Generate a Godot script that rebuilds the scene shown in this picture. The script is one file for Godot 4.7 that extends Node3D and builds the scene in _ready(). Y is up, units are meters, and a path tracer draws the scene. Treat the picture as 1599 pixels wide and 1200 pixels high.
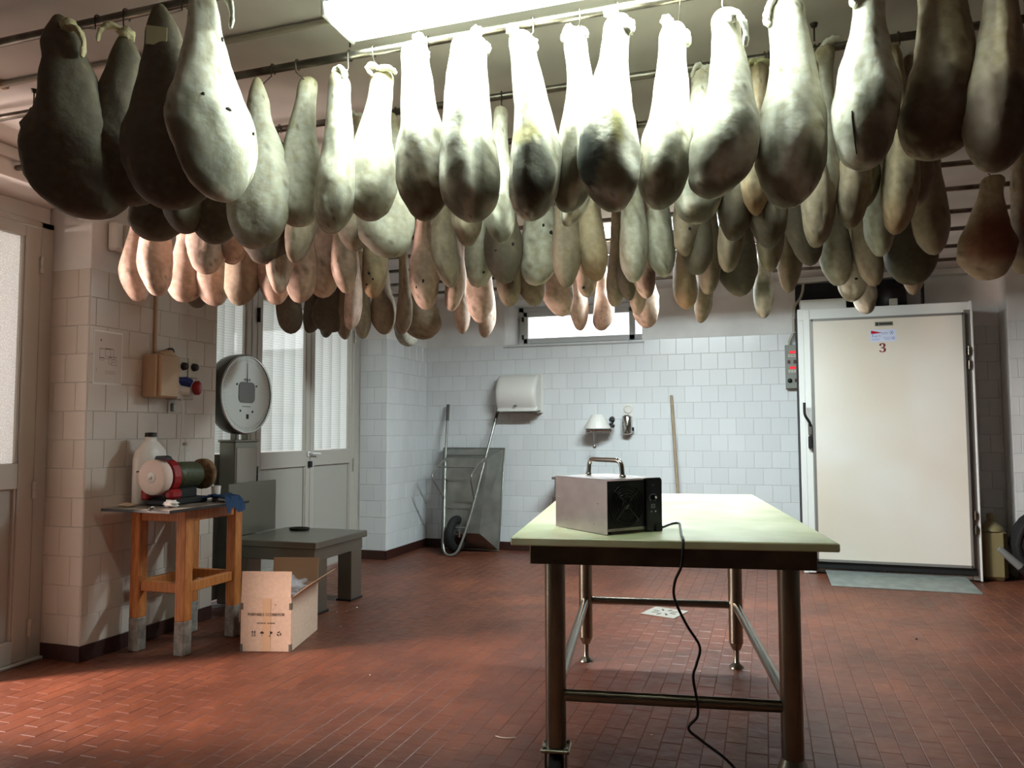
extends Node3D

const LAMP_COLOR := Color(0.93, 1.0, 0.955)
const CEIL := 2.51
const RAIL_Y := 2.42
const RAIL_Z := [-1.755, -2.19, -2.645, -3.08, -3.52, -4.02, -4.44, -4.91, -5.34, -5.84]
const TILE := 0.15
const SKIRT := 0.08

var taken := {}
var M := {}
var rng := RandomNumberGenerator.new()
var lump := FastNoiseLite.new()
var cache := {}


func _ready():
	rng.seed = 11
	# ---------------------------------------------------------------- camera
	var cam := Camera3D.new()
	cam.name = "camera"
	cam.fov = 53.2446
	cam.near = 0.05
	cam.far = 100.0
	var yaw := 0.31936
	var pitch := 0.06176
	var roll := -0.00322
	var fwd := Vector3(-sin(yaw) * cos(pitch), sin(pitch), -cos(yaw) * cos(pitch))
	var rgt := Vector3(cos(yaw), 0, -sin(yaw))
	var upw := rgt.cross(fwd)
	var r2 := cos(roll) * rgt + sin(roll) * upw
	var u2 := -sin(roll) * rgt + cos(roll) * upw
	cam.transform = Transform3D(Basis(r2, u2, -fwd), Vector3(0, 1.1674, 0))
	add_child(cam)
	cam.current = true
	# ---------------------------------------------------------------- sky and exposure
	var env := Environment.new()
	env.background_mode = Environment.BG_SKY
	var sky := Sky.new()
	var sm := ProceduralSkyMaterial.new()
	sm.sky_top_color = Color(0.86, 0.9, 0.93)
	sm.sky_horizon_color = Color(0.97, 0.965, 0.95)
	sm.ground_bottom_color = Color(0.5, 0.48, 0.46)
	sm.ground_horizon_color = Color(0.62, 0.6, 0.58)
	sm.sun_angle_max = 0.0
	sky.sky_material = sm
	env.sky = sky
	env.background_energy_multiplier = 3.2
	env.tonemap_mode = Environment.TONE_MAPPER_LINEAR
	env.tonemap_exposure = 1.0
	env.sdfgi_enabled = true
	env.ssao_enabled = true
	env.ssil_enabled = true
	var we := WorldEnvironment.new()
	we.name = "world_environment"
	we.environment = env
	add_child(we)
	# daylight of the bright yard that falls through the open door leaf, beside the frosted one
	var day := AreaLight3D.new()
	day.name = "open_doorway_daylight"
	day.area_size = Vector2(0.34, 1.5)
	day.light_color = Color(1.0, 0.895, 0.85)
	day.light_energy = 50.0
	day.area_range = 14.0
	day.shadow_enabled = true
	add_child(day)
	day.look_at_from_position(Vector3(-5.15, 1.75, -1.3), Vector3(-2.6, 0.4, -3.25), Vector3.UP)
	lump.seed = 5
	lump.noise_type = FastNoiseLite.TYPE_SIMPLEX_SMOOTH
	lump.frequency = 1.0
	lump.fractal_type = FastNoiseLite.FRACTAL_NONE
	make_materials()
	build_room()
	build_doors()
	build_window()
	build_rails_and_lamps()
	build_hams()
	build_table()
	build_ozonator()
	build_stand()
	build_scale()
	build_box()
	build_wheelbarrow()
	build_wall_fittings()
	build_cold_room()
	build_small_things()


# ==================================================================== naming
func numbered(called: String) -> String:
	var k: int = taken.get(called, 0)
	taken[called] = k + 1
	return called if k == 0 else "%s_%03d" % [called, k]


func tag(o, label: String, category: String, group := "", kind := ""):
	o.set_meta("label", label)
	o.set_meta("category", category)
	if group: o.set_meta("group", group)
	if kind: o.set_meta("kind", kind)
	return o


func thing(called: String, label: String, category: String, at := Vector3.ZERO, turn := 0.0, group := "") -> Node3D:
	var o := Node3D.new()
	o.name = numbered(called)
	add_child(o)
	o.position = at
	o.rotation.y = turn
	tag(o, label, category, group)
	return o


func obj(called: String, mesh: Mesh, material: Material, parent: Node = self, xf := Transform3D()) -> MeshInstance3D:
	var o := MeshInstance3D.new()
	o.name = numbered(called) if parent == self else called
	o.mesh = mesh
	o.material_override = material
	o.transform = xf
	parent.add_child(o, true)
	return o


func struct(called: String, label: String, category: String) -> Node3D:
	var o := Node3D.new()
	o.name = numbered(called)
	add_child(o)
	tag(o, label, category, "", "structure")
	return o


# ==================================================================== mesh building
func st_new() -> SurfaceTool:
	var st := SurfaceTool.new()
	st.begin(Mesh.PRIMITIVE_TRIANGLES)
	return st


func done(st: SurfaceTool) -> ArrayMesh:
	st.generate_normals()
	return st.commit()


# a, b, c run counter-clockwise seen from outside; written clockwise as Godot wants it
func tri(st: SurfaceTool, a: Vector3, b: Vector3, c: Vector3):
	st.add_vertex(a); st.add_vertex(c); st.add_vertex(b)


func quad(st: SurfaceTool, a: Vector3, b: Vector3, c: Vector3, d: Vector3):
	tri(st, a, b, c)
	tri(st, a, c, d)


func add_box(st: SurfaceTool, center: Vector3, size: Vector3, bevel := 0.002, basis := Basis()):
	st.set_smooth_group(-1)
	var h := size * 0.5
	var b := minf(bevel, minf(h.x, minf(h.y, h.z)) * 0.9)
	var P := {}
	for sx in [-1, 1]:
		for sy in [-1, 1]:
			for sz in [-1, 1]:
				var s := Vector3(sx, sy, sz)
				var c := s * h
				P[[sx, sy, sz, 0]] = center + basis * (c - Vector3(0, sy * b, sz * b))
				P[[sx, sy, sz, 1]] = center + basis * (c - Vector3(sx * b, 0, sz * b))
				P[[sx, sy, sz, 2]] = center + basis * (c - Vector3(sx * b, sy * b, 0))
	var mid := center
	var faces := []
	for s in [-1, 1]:
		faces.append([[s, -1, -1, 0], [s, 1, -1, 0], [s, 1, 1, 0], [s, -1, 1, 0]])
		faces.append([[-1, s, -1, 1], [1, s, -1, 1], [1, s, 1, 1], [-1, s, 1, 1]])
		faces.append([[-1, -1, s, 2], [1, -1, s, 2], [1, 1, s, 2], [-1, 1, s, 2]])
		for t in [-1, 1]:
			if b > 0.0:
				faces.append([[s, t, -1, 0], [s, t, 1, 0], [s, t, 1, 1], [s, t, -1, 1]])
				faces.append([[s, -1, t, 0], [s, 1, t, 0], [s, 1, t, 2], [s, -1, t, 2]])
				faces.append([[-1, s, t, 1], [1, s, t, 1], [1, s, t, 2], [-1, s, t, 2]])
	for f in faces:
		var a: Vector3 = P[f[0]]; var bb: Vector3 = P[f[1]]; var c: Vector3 = P[f[2]]; var d: Vector3 = P[f[3]]
		if (bb - a).cross(c - a).dot((a + c) * 0.5 - mid) >= 0.0: quad(st, a, bb, c, d)
		else: quad(st, d, c, bb, a)
	if b > 0.0:
		for sx in [-1, 1]:
			for sy in [-1, 1]:
				for sz in [-1, 1]:
					var a: Vector3 = P[[sx, sy, sz, 0]]; var bb: Vector3 = P[[sx, sy, sz, 1]]; var c: Vector3 = P[[sx, sy, sz, 2]]
					if (bb - a).cross(c - a).dot(a - mid) >= 0.0: tri(st, a, bb, c)
					else: tri(st, a, c, bb)


func box(size: Vector3, bevel := 0.002) -> ArrayMesh:
	var key := ["box", size, bevel]
	if not cache.has(key):
		var st := st_new()
		add_box(st, Vector3.ZERO, size, bevel)
		cache[key] = done(st)
	return cache[key]


# a box between two corners, in its parent's axes
func slab(called: String, lo: Vector3, hi: Vector3, m: Material, parent: Node = self, bevel := 0.002) -> MeshInstance3D:
	return obj(called, box((hi - lo).abs(), bevel), m, parent, Transform3D(Basis(), (lo + hi) * 0.5))


func frame_at(dir: Vector3, hint := Vector3.UP) -> Array:
	var a := dir.cross(hint)
	if a.length() < 1e-4: a = dir.cross(Vector3.RIGHT)
	a = a.normalized()
	return [a, a.cross(dir).normalized()]


# radius: a number, or a list as long as the path; flat squeezes the section along the second axis
func add_tube(st: SurfaceTool, path: Array, radius, segs := 10, flat := 1.0, caps := true):
	st.set_smooth_group(1)
	var n := path.size()
	var rings := []
	var dir0: Vector3 = (path[1] - path[0]).normalized()
	var fr := frame_at(dir0)
	var e1: Vector3 = fr[0]
	for i in n:
		var d: Vector3
		if i == 0: d = (path[1] - path[0]).normalized()
		elif i == n - 1: d = (path[n - 1] - path[n - 2]).normalized()
		else: d = ((path[i + 1] - path[i]).normalized() + (path[i] - path[i - 1]).normalized()).normalized()
		e1 = (e1 - d * e1.dot(d)).normalized()
		var e2 := d.cross(e1)
		var r: float = radius[i] if radius is Array else radius
		var ring := []
		for j in segs:
			var a := TAU * j / segs
			ring.append(path[i] + (e1 * cos(a) + e2 * sin(a) * flat) * r)
		rings.append(ring)
	for i in n - 1:
		for j in segs:
			var k := (j + 1) % segs
			quad(st, rings[i][j], rings[i][k], rings[i + 1][k], rings[i + 1][j])
	if caps:
		st.set_smooth_group(-1)
		for j in range(1, segs - 1):
			tri(st, rings[0][0], rings[0][j + 1], rings[0][j])
			tri(st, rings[n - 1][0], rings[n - 1][j], rings[n - 1][j + 1])


func tube(path: Array, radius, segs := 10, flat := 1.0) -> ArrayMesh:
	var st := st_new()
	add_tube(st, path, radius, segs, flat)
	return done(st)


# rounds the corners of a path
func soft(path: Array, r := 0.03, steps := 5) -> Array:
	var out := [path[0]]
	for i in range(1, path.size() - 1):
		var p: Vector3 = path[i]
		var a: Vector3 = path[i - 1] - p
		var b: Vector3 = path[i + 1] - p
		var k := minf(r, minf(a.length(), b.length()) * 0.45)
		var pa := p + a.normalized() * k
		var pb := p + b.normalized() * k
		for s in steps + 1:
			var t := float(s) / steps
			out.append(pa.lerp(p, t).lerp(p.lerp(pb, t), t))
	out.append(path[path.size() - 1])
	return out


# Catmull-Rom through the points
func smooth_path(p: Array, steps := 6) -> Array:
	var out := []
	for i in p.size() - 1:
		var a: Vector3 = p[maxi(i - 1, 0)]
		var d: Vector3 = p[mini(i + 2, p.size() - 1)]
		for s in steps:
			out.append(p[i].cubic_interpolate(p[i + 1], a, d, float(s) / steps))
	out.append(p[p.size() - 1])
	return out


# profile: [radius, height] pairs from bottom to top, turned round y; sharp corners where a pair repeats
func add_lathe(st: SurfaceTool, profile: Array, segs := 20, xf := Transform3D(), squash := 1.0):
	var group := 1
	for i in profile.size() - 1:
		if profile[i] == profile[i + 1]:
			group += 1
			continue
		st.set_smooth_group(group)
		for j in segs:
			var a := TAU * j / segs
			var b := TAU * (j + 1) / segs
			var p0 := xf * Vector3(profile[i][0] * cos(a), profile[i][1], -profile[i][0] * sin(a) * squash)
			var p1 := xf * Vector3(profile[i][0] * cos(b), profile[i][1], -profile[i][0] * sin(b) * squash)
			var p2 := xf * Vector3(profile[i + 1][0] * cos(b), profile[i + 1][1], -profile[i + 1][0] * sin(b) * squash)
			var p3 := xf * Vector3(profile[i + 1][0] * cos(a), profile[i + 1][1], -profile[i + 1][0] * sin(a) * squash)
			if profile[i][0] > 1e-6: tri(st, p0, p1, p2)
			if profile[i + 1][0] > 1e-6: tri(st, p0, p2, p3)


func lathe(profile: Array, segs := 20, xf := Transform3D(), squash := 1.0) -> ArrayMesh:
	var st := st_new()
	add_lathe(st, profile, segs, xf, squash)
	return done(st)


# a flat outline (counter-clockwise in x, y) given depth along z from 0 to -depth
func add_prism(st: SurfaceTool, poly: PackedVector2Array, depth: float, xf := Transform3D()):
	st.set_smooth_group(-1)
	if Geometry2D.is_polygon_clockwise(poly) == false: pass
	var idx := Geometry2D.triangulate_polygon(poly)
	for i in range(0, idx.size(), 3):
		var a := poly[idx[i]]; var b := poly[idx[i + 1]]; var c := poly[idx[i + 2]]
		if (b - a).cross(c - a) < 0.0:
			var t := b; b = c; c = t
		tri(st, xf * Vector3(a.x, a.y, 0), xf * Vector3(b.x, b.y, 0), xf * Vector3(c.x, c.y, 0))
		tri(st, xf * Vector3(a.x, a.y, -depth), xf * Vector3(c.x, c.y, -depth), xf * Vector3(b.x, b.y, -depth))
	var area := 0.0
	for i in poly.size():
		area += poly[i].cross(poly[(i + 1) % poly.size()])
	for i in poly.size():
		var a := poly[i]
		var b := poly[(i + 1) % poly.size()]
		if area < 0.0:
			var t := a; a = b; b = t
		quad(st, xf * Vector3(a.x, a.y, 0), xf * Vector3(a.x, a.y, -depth), xf * Vector3(b.x, b.y, -depth), xf * Vector3(b.x, b.y, 0))


func prism(poly: Array, depth: float, xf := Transform3D()) -> ArrayMesh:
	var st := st_new()
	add_prism(st, PackedVector2Array(poly), depth, xf)
	return done(st)


# a crumpled lump
func blob(size: Vector3, seed_at: float, rough := 0.25, freq := 2.2, rows := 10, cols := 14) -> ArrayMesh:
	var st := st_new()
	st.set_smooth_group(1)
	var P := []
	for i in rows + 1:
		var line := []
		var v := PI * i / rows
		for j in cols:
			var u := TAU * j / cols
			var d := Vector3(sin(v) * cos(u), cos(v), sin(v) * sin(u))
			var k := 1.0 + rough * lump.get_noise_3dv(d * freq + Vector3.ONE * seed_at)
			line.append(d * size * 0.5 * k)
		P.append(line)
	for i in rows:
		for j in cols:
			var k := (j + 1) % cols
			if i > 0: tri(st, P[i][j], P[i][k], P[i + 1][j])
			if i < rows - 1: tri(st, P[i][k], P[i + 1][k], P[i + 1][j])
	return done(st)


func text_mesh(words: String, height: float, depth := 0.0006, font := "Droid Sans", bold := false) -> TextMesh:
	var t := TextMesh.new()
	var f := SystemFont.new()
	f.font_names = PackedStringArray([font])
	if bold: f.font_weight = 700
	t.font = f
	t.text = words
	t.font_size = 32
	t.pixel_size = height / 32.0
	t.depth = depth
	t.curve_step = 2.0
	return t


func turned(x: float, y: float, z: float, at: Vector3) -> Transform3D:
	return Transform3D(Basis.from_euler(Vector3(x, y, z)), at)


# ==================================================================== materials
func noise_tex(freq: float, dark: float, kind := FastNoiseLite.TYPE_SIMPLEX_SMOOTH, octaves := 4, sd := 1, size := 384, tint := Color.WHITE) -> NoiseTexture2D:
	var n := FastNoiseLite.new()
	n.seed = sd
	n.noise_type = kind
	n.frequency = freq
	n.fractal_octaves = octaves
	var t := NoiseTexture2D.new()
	t.width = size
	t.height = size
	t.seamless = true
	t.noise = n
	var g := Gradient.new()
	g.offsets = PackedFloat32Array([0.12, 0.88])
	g.colors = PackedColorArray([tint * Color(dark, dark, dark), Color.WHITE])
	t.color_ramp = g
	return t


func relief_tex(freq: float, octaves := 3, sd := 1, kind := FastNoiseLite.TYPE_SIMPLEX_SMOOTH, strength := 4.0, size := 384) -> NoiseTexture2D:
	var n := FastNoiseLite.new()
	n.seed = sd
	n.noise_type = kind
	n.frequency = freq
	n.fractal_octaves = octaves
	var t := NoiseTexture2D.new()
	t.width = size
	t.height = size
	t.seamless = true
	t.noise = n
	t.as_normal_map = true
	t.bump_strength = strength
	return t


func mat(c: Color, rough := 0.6, metal := 0.0, tex: Texture2D = null, scale := 1.0, world := true) -> StandardMaterial3D:
	var m := StandardMaterial3D.new()
	m.albedo_color = c
	m.roughness = rough
	m.metallic = metal
	if tex:
		m.albedo_texture = tex
		m.uv1_triplanar = true
		m.uv1_world_triplanar = world
		m.uv1_scale = Vector3.ONE * scale
	return m


func make_materials():
	var soft_n := noise_tex(0.012, 0.72, FastNoiseLite.TYPE_SIMPLEX_SMOOTH, 5, 3)
	var fine_n := noise_tex(0.05, 0.8, FastNoiseLite.TYPE_SIMPLEX_SMOOTH, 4, 8)
	var stain_n := noise_tex(0.008, 0.55, FastNoiseLite.TYPE_SIMPLEX_SMOOTH, 5, 21, 384, Color(1.0, 0.95, 0.88))
	var grain_r := relief_tex(0.06, 3, 4)
	var cloth_r := relief_tex(0.035, 4, 9, FastNoiseLite.TYPE_SIMPLEX_SMOOTH, 6.0)
	M.plaster = mat(Color(0.9, 0.895, 0.88), 0.85, 0.0, noise_tex(0.012, 0.9, FastNoiseLite.TYPE_SIMPLEX_SMOOTH, 5, 3), 0.35)
	M.ceiling = mat(Color(0.88, 0.865, 0.845), 0.9, 0.0, noise_tex(0.01, 0.86, FastNoiseLite.TYPE_SIMPLEX_SMOOTH, 4, 33), 0.3)
	M.grout = mat(Color(0.72, 0.71, 0.69), 0.9)
	M.wall_tile = []
	for k in 4:
		var v: float = [0.0, -0.008, 0.008, -0.014][k]
		var t := mat(Color(0.83 + v, 0.84 + v, 0.84 + v), 0.24)
		M.wall_tile.append(t)
	M.wall_tile_dimmed = []  # white tiles, the dimmer warm light on this wall put into their colour
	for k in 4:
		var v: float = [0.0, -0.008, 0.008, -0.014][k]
		M.wall_tile_dimmed.append(mat(Color(0.785 + v, 0.75 + v, 0.705 + v), 0.24))
	M.skirting = mat(Color(0.24, 0.12, 0.09), 0.5, 0.0, fine_n, 2.0)
	M.floor_base = mat(Color(0.37, 0.207, 0.145), 0.8)
	M.floor_tile = []
	for k in 4:
		var c: Color = [Color(0.435, 0.243, 0.165), Color(0.42, 0.236, 0.162), Color(0.447, 0.25, 0.168), Color(0.41, 0.23, 0.16)][k]
		var t := mat(c, 0.5, 0.0, noise_tex(0.008, 0.8, FastNoiseLite.TYPE_SIMPLEX_SMOOTH, 5, 22) if k == 0 else M.floor_tile[0].albedo_texture, 0.5)
		t.roughness_texture = fine_n
		t.normal_enabled = true
		t.normal_texture = grain_r
		t.normal_scale = 0.12
		M.floor_tile.append(t)
	M.floor_many = M.floor_tile[0].duplicate()
	M.floor_many.albedo_color = Color(1, 1, 1)
	M.floor_many.vertex_color_use_as_albedo = true
	M.alu = mat(Color(0.72, 0.7, 0.66), 0.45, 0.25)
	M.alu_panel = mat(Color(0.66, 0.65, 0.61), 0.55, 0.1)
	M.alu_white = mat(Color(0.85, 0.85, 0.84), 0.5)
	M.gasket = mat(Color(0.05, 0.05, 0.05), 0.7)
	M.frosted = mat(Color(0.85, 0.87, 0.87), 0.6)
	M.frosted.albedo_texture = noise_tex(0.16, 0.8, FastNoiseLite.TYPE_CELLULAR, 1, 15)
	M.frosted.backlight_enabled = true
	M.frosted.backlight = Color(1.0, 1.0, 1.0)
	M.frosted.normal_enabled = true
	M.frosted.normal_texture = relief_tex(0.2, 2, 14, FastNoiseLite.TYPE_CELLULAR, 8.0)
	M.frosted.uv1_triplanar = true
	M.frosted.uv1_world_triplanar = true
	M.frosted.uv1_scale = Vector3.ONE * 3.0
	M.glass = StandardMaterial3D.new()
	M.glass.albedo_color = Color(0.95, 0.98, 0.97, 0.06)
	M.glass.transparency = BaseMaterial3D.TRANSPARENCY_ALPHA
	M.glass.roughness = 0.04
	var rib := Image.create(8, 256, false, Image.FORMAT_RGB8)
	for y in 256:
		var v := 0.95 + 0.05 * sin(y / 256.0 * TAU * 16.0)
		for x in 8: rib.set_pixel(x, y, Color(v, v, v))
	M.slat = mat(Color(0.95, 0.95, 0.94), 0.6, 0.0, ImageTexture.create_from_image(rib), 1.0)
	M.slat.uv1_scale = Vector3(4.0, 3.2, 4.0)
	M.slat.backlight_enabled = true
	M.slat.backlight = Color(1.0, 1.0, 0.98)
	var smooth_n := noise_tex(0.01, 0.88, FastNoiseLite.TYPE_SIMPLEX_SMOOTH, 3, 44)
	M.steel = mat(Color(0.6, 0.585, 0.56), 0.3, 1.0, soft_n, 2.0)
	M.steel_dark = mat(Color(0.58, 0.565, 0.51), 0.28, 1.0, smooth_n, 1.4)
	M.steel_apron = mat(Color(0.46, 0.43, 0.38), 0.45, 0.9, soft_n, 1.2)
	M.chrome = mat(Color(0.78, 0.78, 0.77), 0.12, 1.0)
	M.galv = mat(Color(0.62, 0.62, 0.59), 0.34, 0.75, smooth_n, 1.5)
	M.galv_plate = mat(Color(0.58, 0.61, 0.59), 0.5, 0.5, smooth_n, 2.2)
	M.rail = mat(Color(0.55, 0.53, 0.5), 0.33, 0.9, stain_n, 1.5)
	M.wire = mat(Color(0.3, 0.28, 0.25), 0.4, 0.9)
	M.black = mat(Color(0.035, 0.035, 0.037), 0.55)
	M.black_gloss = mat(Color(0.03, 0.03, 0.035), 0.22)
	M.rubber = mat(Color(0.045, 0.045, 0.045), 0.8, 0.0, fine_n, 3.0)
	M.board = mat(Color(0.925, 0.925, 0.8), 0.4, 0.0, noise_tex(0.006, 0.86, FastNoiseLite.TYPE_SIMPLEX_SMOOTH, 4, 31, 384, Color(0.97, 1.0, 0.9)), 0.9)
	M.board.subsurf_scatter_enabled = true
	M.board.subsurf_scatter_strength = 0.1
	M.oz_steel = mat(Color(0.7, 0.665, 0.655), 0.34, 1.0, noise_tex(0.02, 0.93, FastNoiseLite.TYPE_SIMPLEX_SMOOTH, 2, 5), 2.0)
	var wood_n := FastNoiseLite.new()
	wood_n.seed = 3
	wood_n.frequency = 0.02
	var wi := Image.create(256, 256, false, Image.FORMAT_RGB8)
	for y in 256:
		for x in 256:
			var v := 0.5 + 0.5 * sin((x * 0.28) + 6.0 * wood_n.get_noise_2d(x * 2.0, y * 0.25))
			var w := 0.5 + 0.5 * wood_n.get_noise_2d(x * 6.0, y * 0.5 + 90.0)
			wi.set_pixel(x, y, Color(0.78, 0.72, 0.66).lerp(Color.WHITE, 0.55 * v + 0.45 * w))
	M.wood = mat(Color(0.77, 0.5, 0.26), 0.5, 0.0, ImageTexture.create_from_image(wi), 2.5)
	M.grey_paint = mat(Color(0.62, 0.59, 0.55), 0.7, 0.0, soft_n, 4.0)
	M.pale_wood = mat(Color(0.66, 0.6, 0.5), 0.6, 0.0, ImageTexture.create_from_image(wi), 5.0)
	M.laminate = mat(Color(0.62, 0.58, 0.53), 0.4, 0.0, stain_n, 3.0)
	M.laminate_edge = mat(Color(0.08, 0.065, 0.055), 0.5)
	M.card = mat(Color(0.87, 0.75, 0.66), 0.8, 0.0, noise_tex(0.03, 0.93, FastNoiseLite.TYPE_SIMPLEX_SMOOTH, 3, 40), 3.0)
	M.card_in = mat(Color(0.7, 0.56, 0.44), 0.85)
	M.tape = mat(Color(0.83, 0.685, 0.55), 0.45)
	M.ink = mat(Color(0.2, 0.16, 0.13), 0.8)
	M.grey_tape = mat(Color(0.38, 0.36, 0.33), 0.5)
	M.plastic_white = mat(Color(0.84, 0.83, 0.8), 0.4)
	M.plastic_grey = mat(Color(0.7, 0.68, 0.62), 0.5)
	M.plastic_tan = mat(Color(0.72, 0.625, 0.51), 0.55)
	M.red = mat(Color(0.55, 0.05, 0.07), 0.4)
	M.blue = mat(Color(0.05, 0.17, 0.45), 0.4)
	M.blue_rag = mat(Color(0.06, 0.2, 0.34), 0.85)
	M.white_rag = mat(Color(0.85, 0.83, 0.8), 0.9)
	M.green_motor = mat(Color(0.3, 0.33, 0.22), 0.5, 0.2, soft_n, 6.0)
	M.felt = mat(Color(0.84, 0.76, 0.71), 0.9)
	M.felt_old = mat(Color(0.58, 0.47, 0.34), 0.9, 0.0, stain_n, 8.0)
	M.jug = mat(Color(0.86, 0.845, 0.81), 0.4)
	M.dial_body = mat(Color(0.36, 0.35, 0.32), 0.38, 0.7)
	M.dial_face = mat(Color(0.83, 0.86, 0.84), 0.5)
	M.dial_ink = mat(Color(0.28, 0.29, 0.28), 0.6)
	M.dial_plate = mat(Color(0.42, 0.43, 0.42), 0.5)
	M.scale_steel = mat(Color(0.52, 0.51, 0.465), 0.32, 0.8)
	M.cold_white = mat(Color(0.88, 0.88, 0.86), 0.4)
	M.cold_door = mat(Color(0.885, 0.868, 0.828), 0.42, 0.0, noise_tex(0.004, 0.97, FastNoiseLite.TYPE_SIMPLEX_SMOOTH, 3, 17, 384, Color(1.0, 0.97, 0.93)), 0.5)
	M.cold_edge = mat(Color(0.6, 0.59, 0.57), 0.4, 0.5)
	M.led_red = mat(Color(0.7, 0.02, 0.08), 0.4)
	M.led_red.emission_enabled = true
	M.led_red.emission = Color(1.0, 0.03, 0.12)
	M.led_red.emission_energy_multiplier = 0.7
	M.dark_red = mat(Color(0.3, 0.04, 0.05), 0.4)
	M.panel_grey = mat(Color(0.47, 0.48, 0.45), 0.5, 0.3)
	M.number_red = mat(Color(0.4, 0.06, 0.05), 0.5)
	M.canister = mat(Color(0.5, 0.46, 0.32), 0.5)
	M.bottle = StandardMaterial3D.new()
	M.bottle.albedo_color = Color(0.9, 0.93, 0.92, 0.12)
	M.bottle.transparency = BaseMaterial3D.TRANSPARENCY_ALPHA
	M.bottle.roughness = 0.08
	M.film = M.bottle.duplicate()
	M.film.albedo_color = Color(0.92, 0.92, 0.95, 0.3)
	M.film.roughness = 0.12
	M.lamp_tray = mat(Color(0.9, 0.9, 0.9), 0.4)
	M.lamp_cover = mat(Color(0.95, 0.97, 0.96), 0.3)
	M.lamp_cover.emission_enabled = true
	M.lamp_cover.emission = LAMP_COLOR
	M.lamp_cover.emission_energy_multiplier = 1.6
	M.lamp_cover_deep = M.lamp_cover.duplicate()
	M.lamp_cover_deep.emission_energy_multiplier = 6.5
	M.lamp_cover_deep.emission = Color(0.92, 0.985, 1.0)
	M.drain = mat(Color(0.58, 0.56, 0.52), 0.5)
	M.poster = mat(Color(1, 1, 1), 0.22)
	# ham skins: the colour is each ham's own vertex colour, the texture gives its mottle
	M.ham = mat(Color(1, 1, 1), 0.78, 0.0, noise_tex(0.03, 0.88, FastNoiseLite.TYPE_SIMPLEX_SMOOTH, 5, 12, 384, Color(1.0, 0.96, 0.88)), 2.6, false)
	M.ham.vertex_color_use_as_albedo = true
	M.ham.normal_enabled = true
	M.ham.normal_texture = cloth_r
	M.ham.normal_scale = 0.16
	M.scab = mat(Color(0.12, 0.115, 0.1), 0.85)
	M.ham_rim = mat(Color(0.66, 0.62, 0.53), 0.85)
	M.cloth = mat(Color(0.84, 0.83, 0.77), 0.9)
	M.cloth.normal_enabled = true
	M.cloth.normal_texture = cloth_r
	M.cloth.normal_scale = 0.8
	M.cloth.uv1_triplanar = true
	M.cloth.uv1_scale = Vector3.ONE * 6.0
	M.cloth_ochre = M.cloth.duplicate()
	M.cloth_ochre.albedo_color = Color(0.75, 0.7, 0.56)
	M.cloth_moss = M.cloth.duplicate()
	M.cloth_moss.albedo_color = Color(0.68, 0.67, 0.5)
	M.paper = mat(Color(0.8, 0.76, 0.62), 0.8)


# ==================================================================== the room
func tile_mesh(w: float, h: float) -> ArrayMesh:
	var key := ["tile", snappedf(w, 0.001), h]
	if not cache.has(key):
		var st := st_new()
		add_tile(st, w, h, Transform3D())
		cache[key] = done(st)
	return cache[key]


# a glazed tile: back in the plane z = 0, face 3 mm proud, its rim sloping
func add_tile(st: SurfaceTool, w: float, h: float, xf: Transform3D, proud := 0.003, rim := 0.0022):
	st.set_smooth_group(-1)
	var a := w * 0.5
	var b := h * 0.5
	var lo := [Vector3(-a, -b, 0), Vector3(a, -b, 0), Vector3(a, b, 0), Vector3(-a, b, 0)]
	var hi := [Vector3(-a + rim, -b + rim, proud), Vector3(a - rim, -b + rim, proud), Vector3(a - rim, b - rim, proud), Vector3(-a + rim, b - rim, proud)]
	quad(st, xf * hi[0], xf * hi[1], xf * hi[2], xf * hi[3])
	for i in 4:
		var k := (i + 1) % 4
		quad(st, xf * lo[i], xf * lo[k], xf * hi[k], xf * hi[i])


# thirteen courses of tile in running bond, over a skirting
func tile_wall(parent: Node3D, corner: Vector3, u: Vector3, n: Vector3, width: float, shift: float, glaze := "wall_tile"):
	var basis := Basis(u, Vector3.UP, n)
	slab("grout", Vector3.ZERO, Vector3(width, 13 * TILE, 0.004), M.grout, parent, 0.0).transform = Transform3D(basis, corner + u * width * 0.5 + Vector3(0, SKIRT + 6.5 * TILE, 0) + n * 0.001)
	var rest: SurfaceTool = null
	var gap := 0.0022
	for row in 13:
		var y := SKIRT + TILE * (12 - row + 0.5)
		var x := fposmod(shift + (0.5 * TILE if row % 2 == 1 else 0.0), TILE) - TILE
		while x < width - 0.004:
			var a := maxf(x, 0.0)
			var b := minf(x + TILE, width)
			x += TILE
			if b - a < 0.012: continue
			var xf := Transform3D(basis * Basis.from_euler(Vector3(rng.randf_range(-0.0035, 0.0035), rng.randf_range(-0.0035, 0.0035), 0)), corner + u * (a + b) * 0.5 + Vector3(0, y, 0) + n * 0.0028)
			var done_tiles: int = parent.get_meta("tiles", 0)
			if done_tiles >= 298:
				if rest == null: rest = st_new()
				add_tile(rest, b - a - gap, TILE - gap, xf)
				continue
			parent.set_meta("tiles", done_tiles + 1)
			obj("tile", tile_mesh(b - a - gap, TILE - gap), M[glaze][rng.randi() % 4], parent, xf)
	if rest: obj("tile", done(rest), M.wall_tile[0], parent).set_meta("kind", "stuff")


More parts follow.
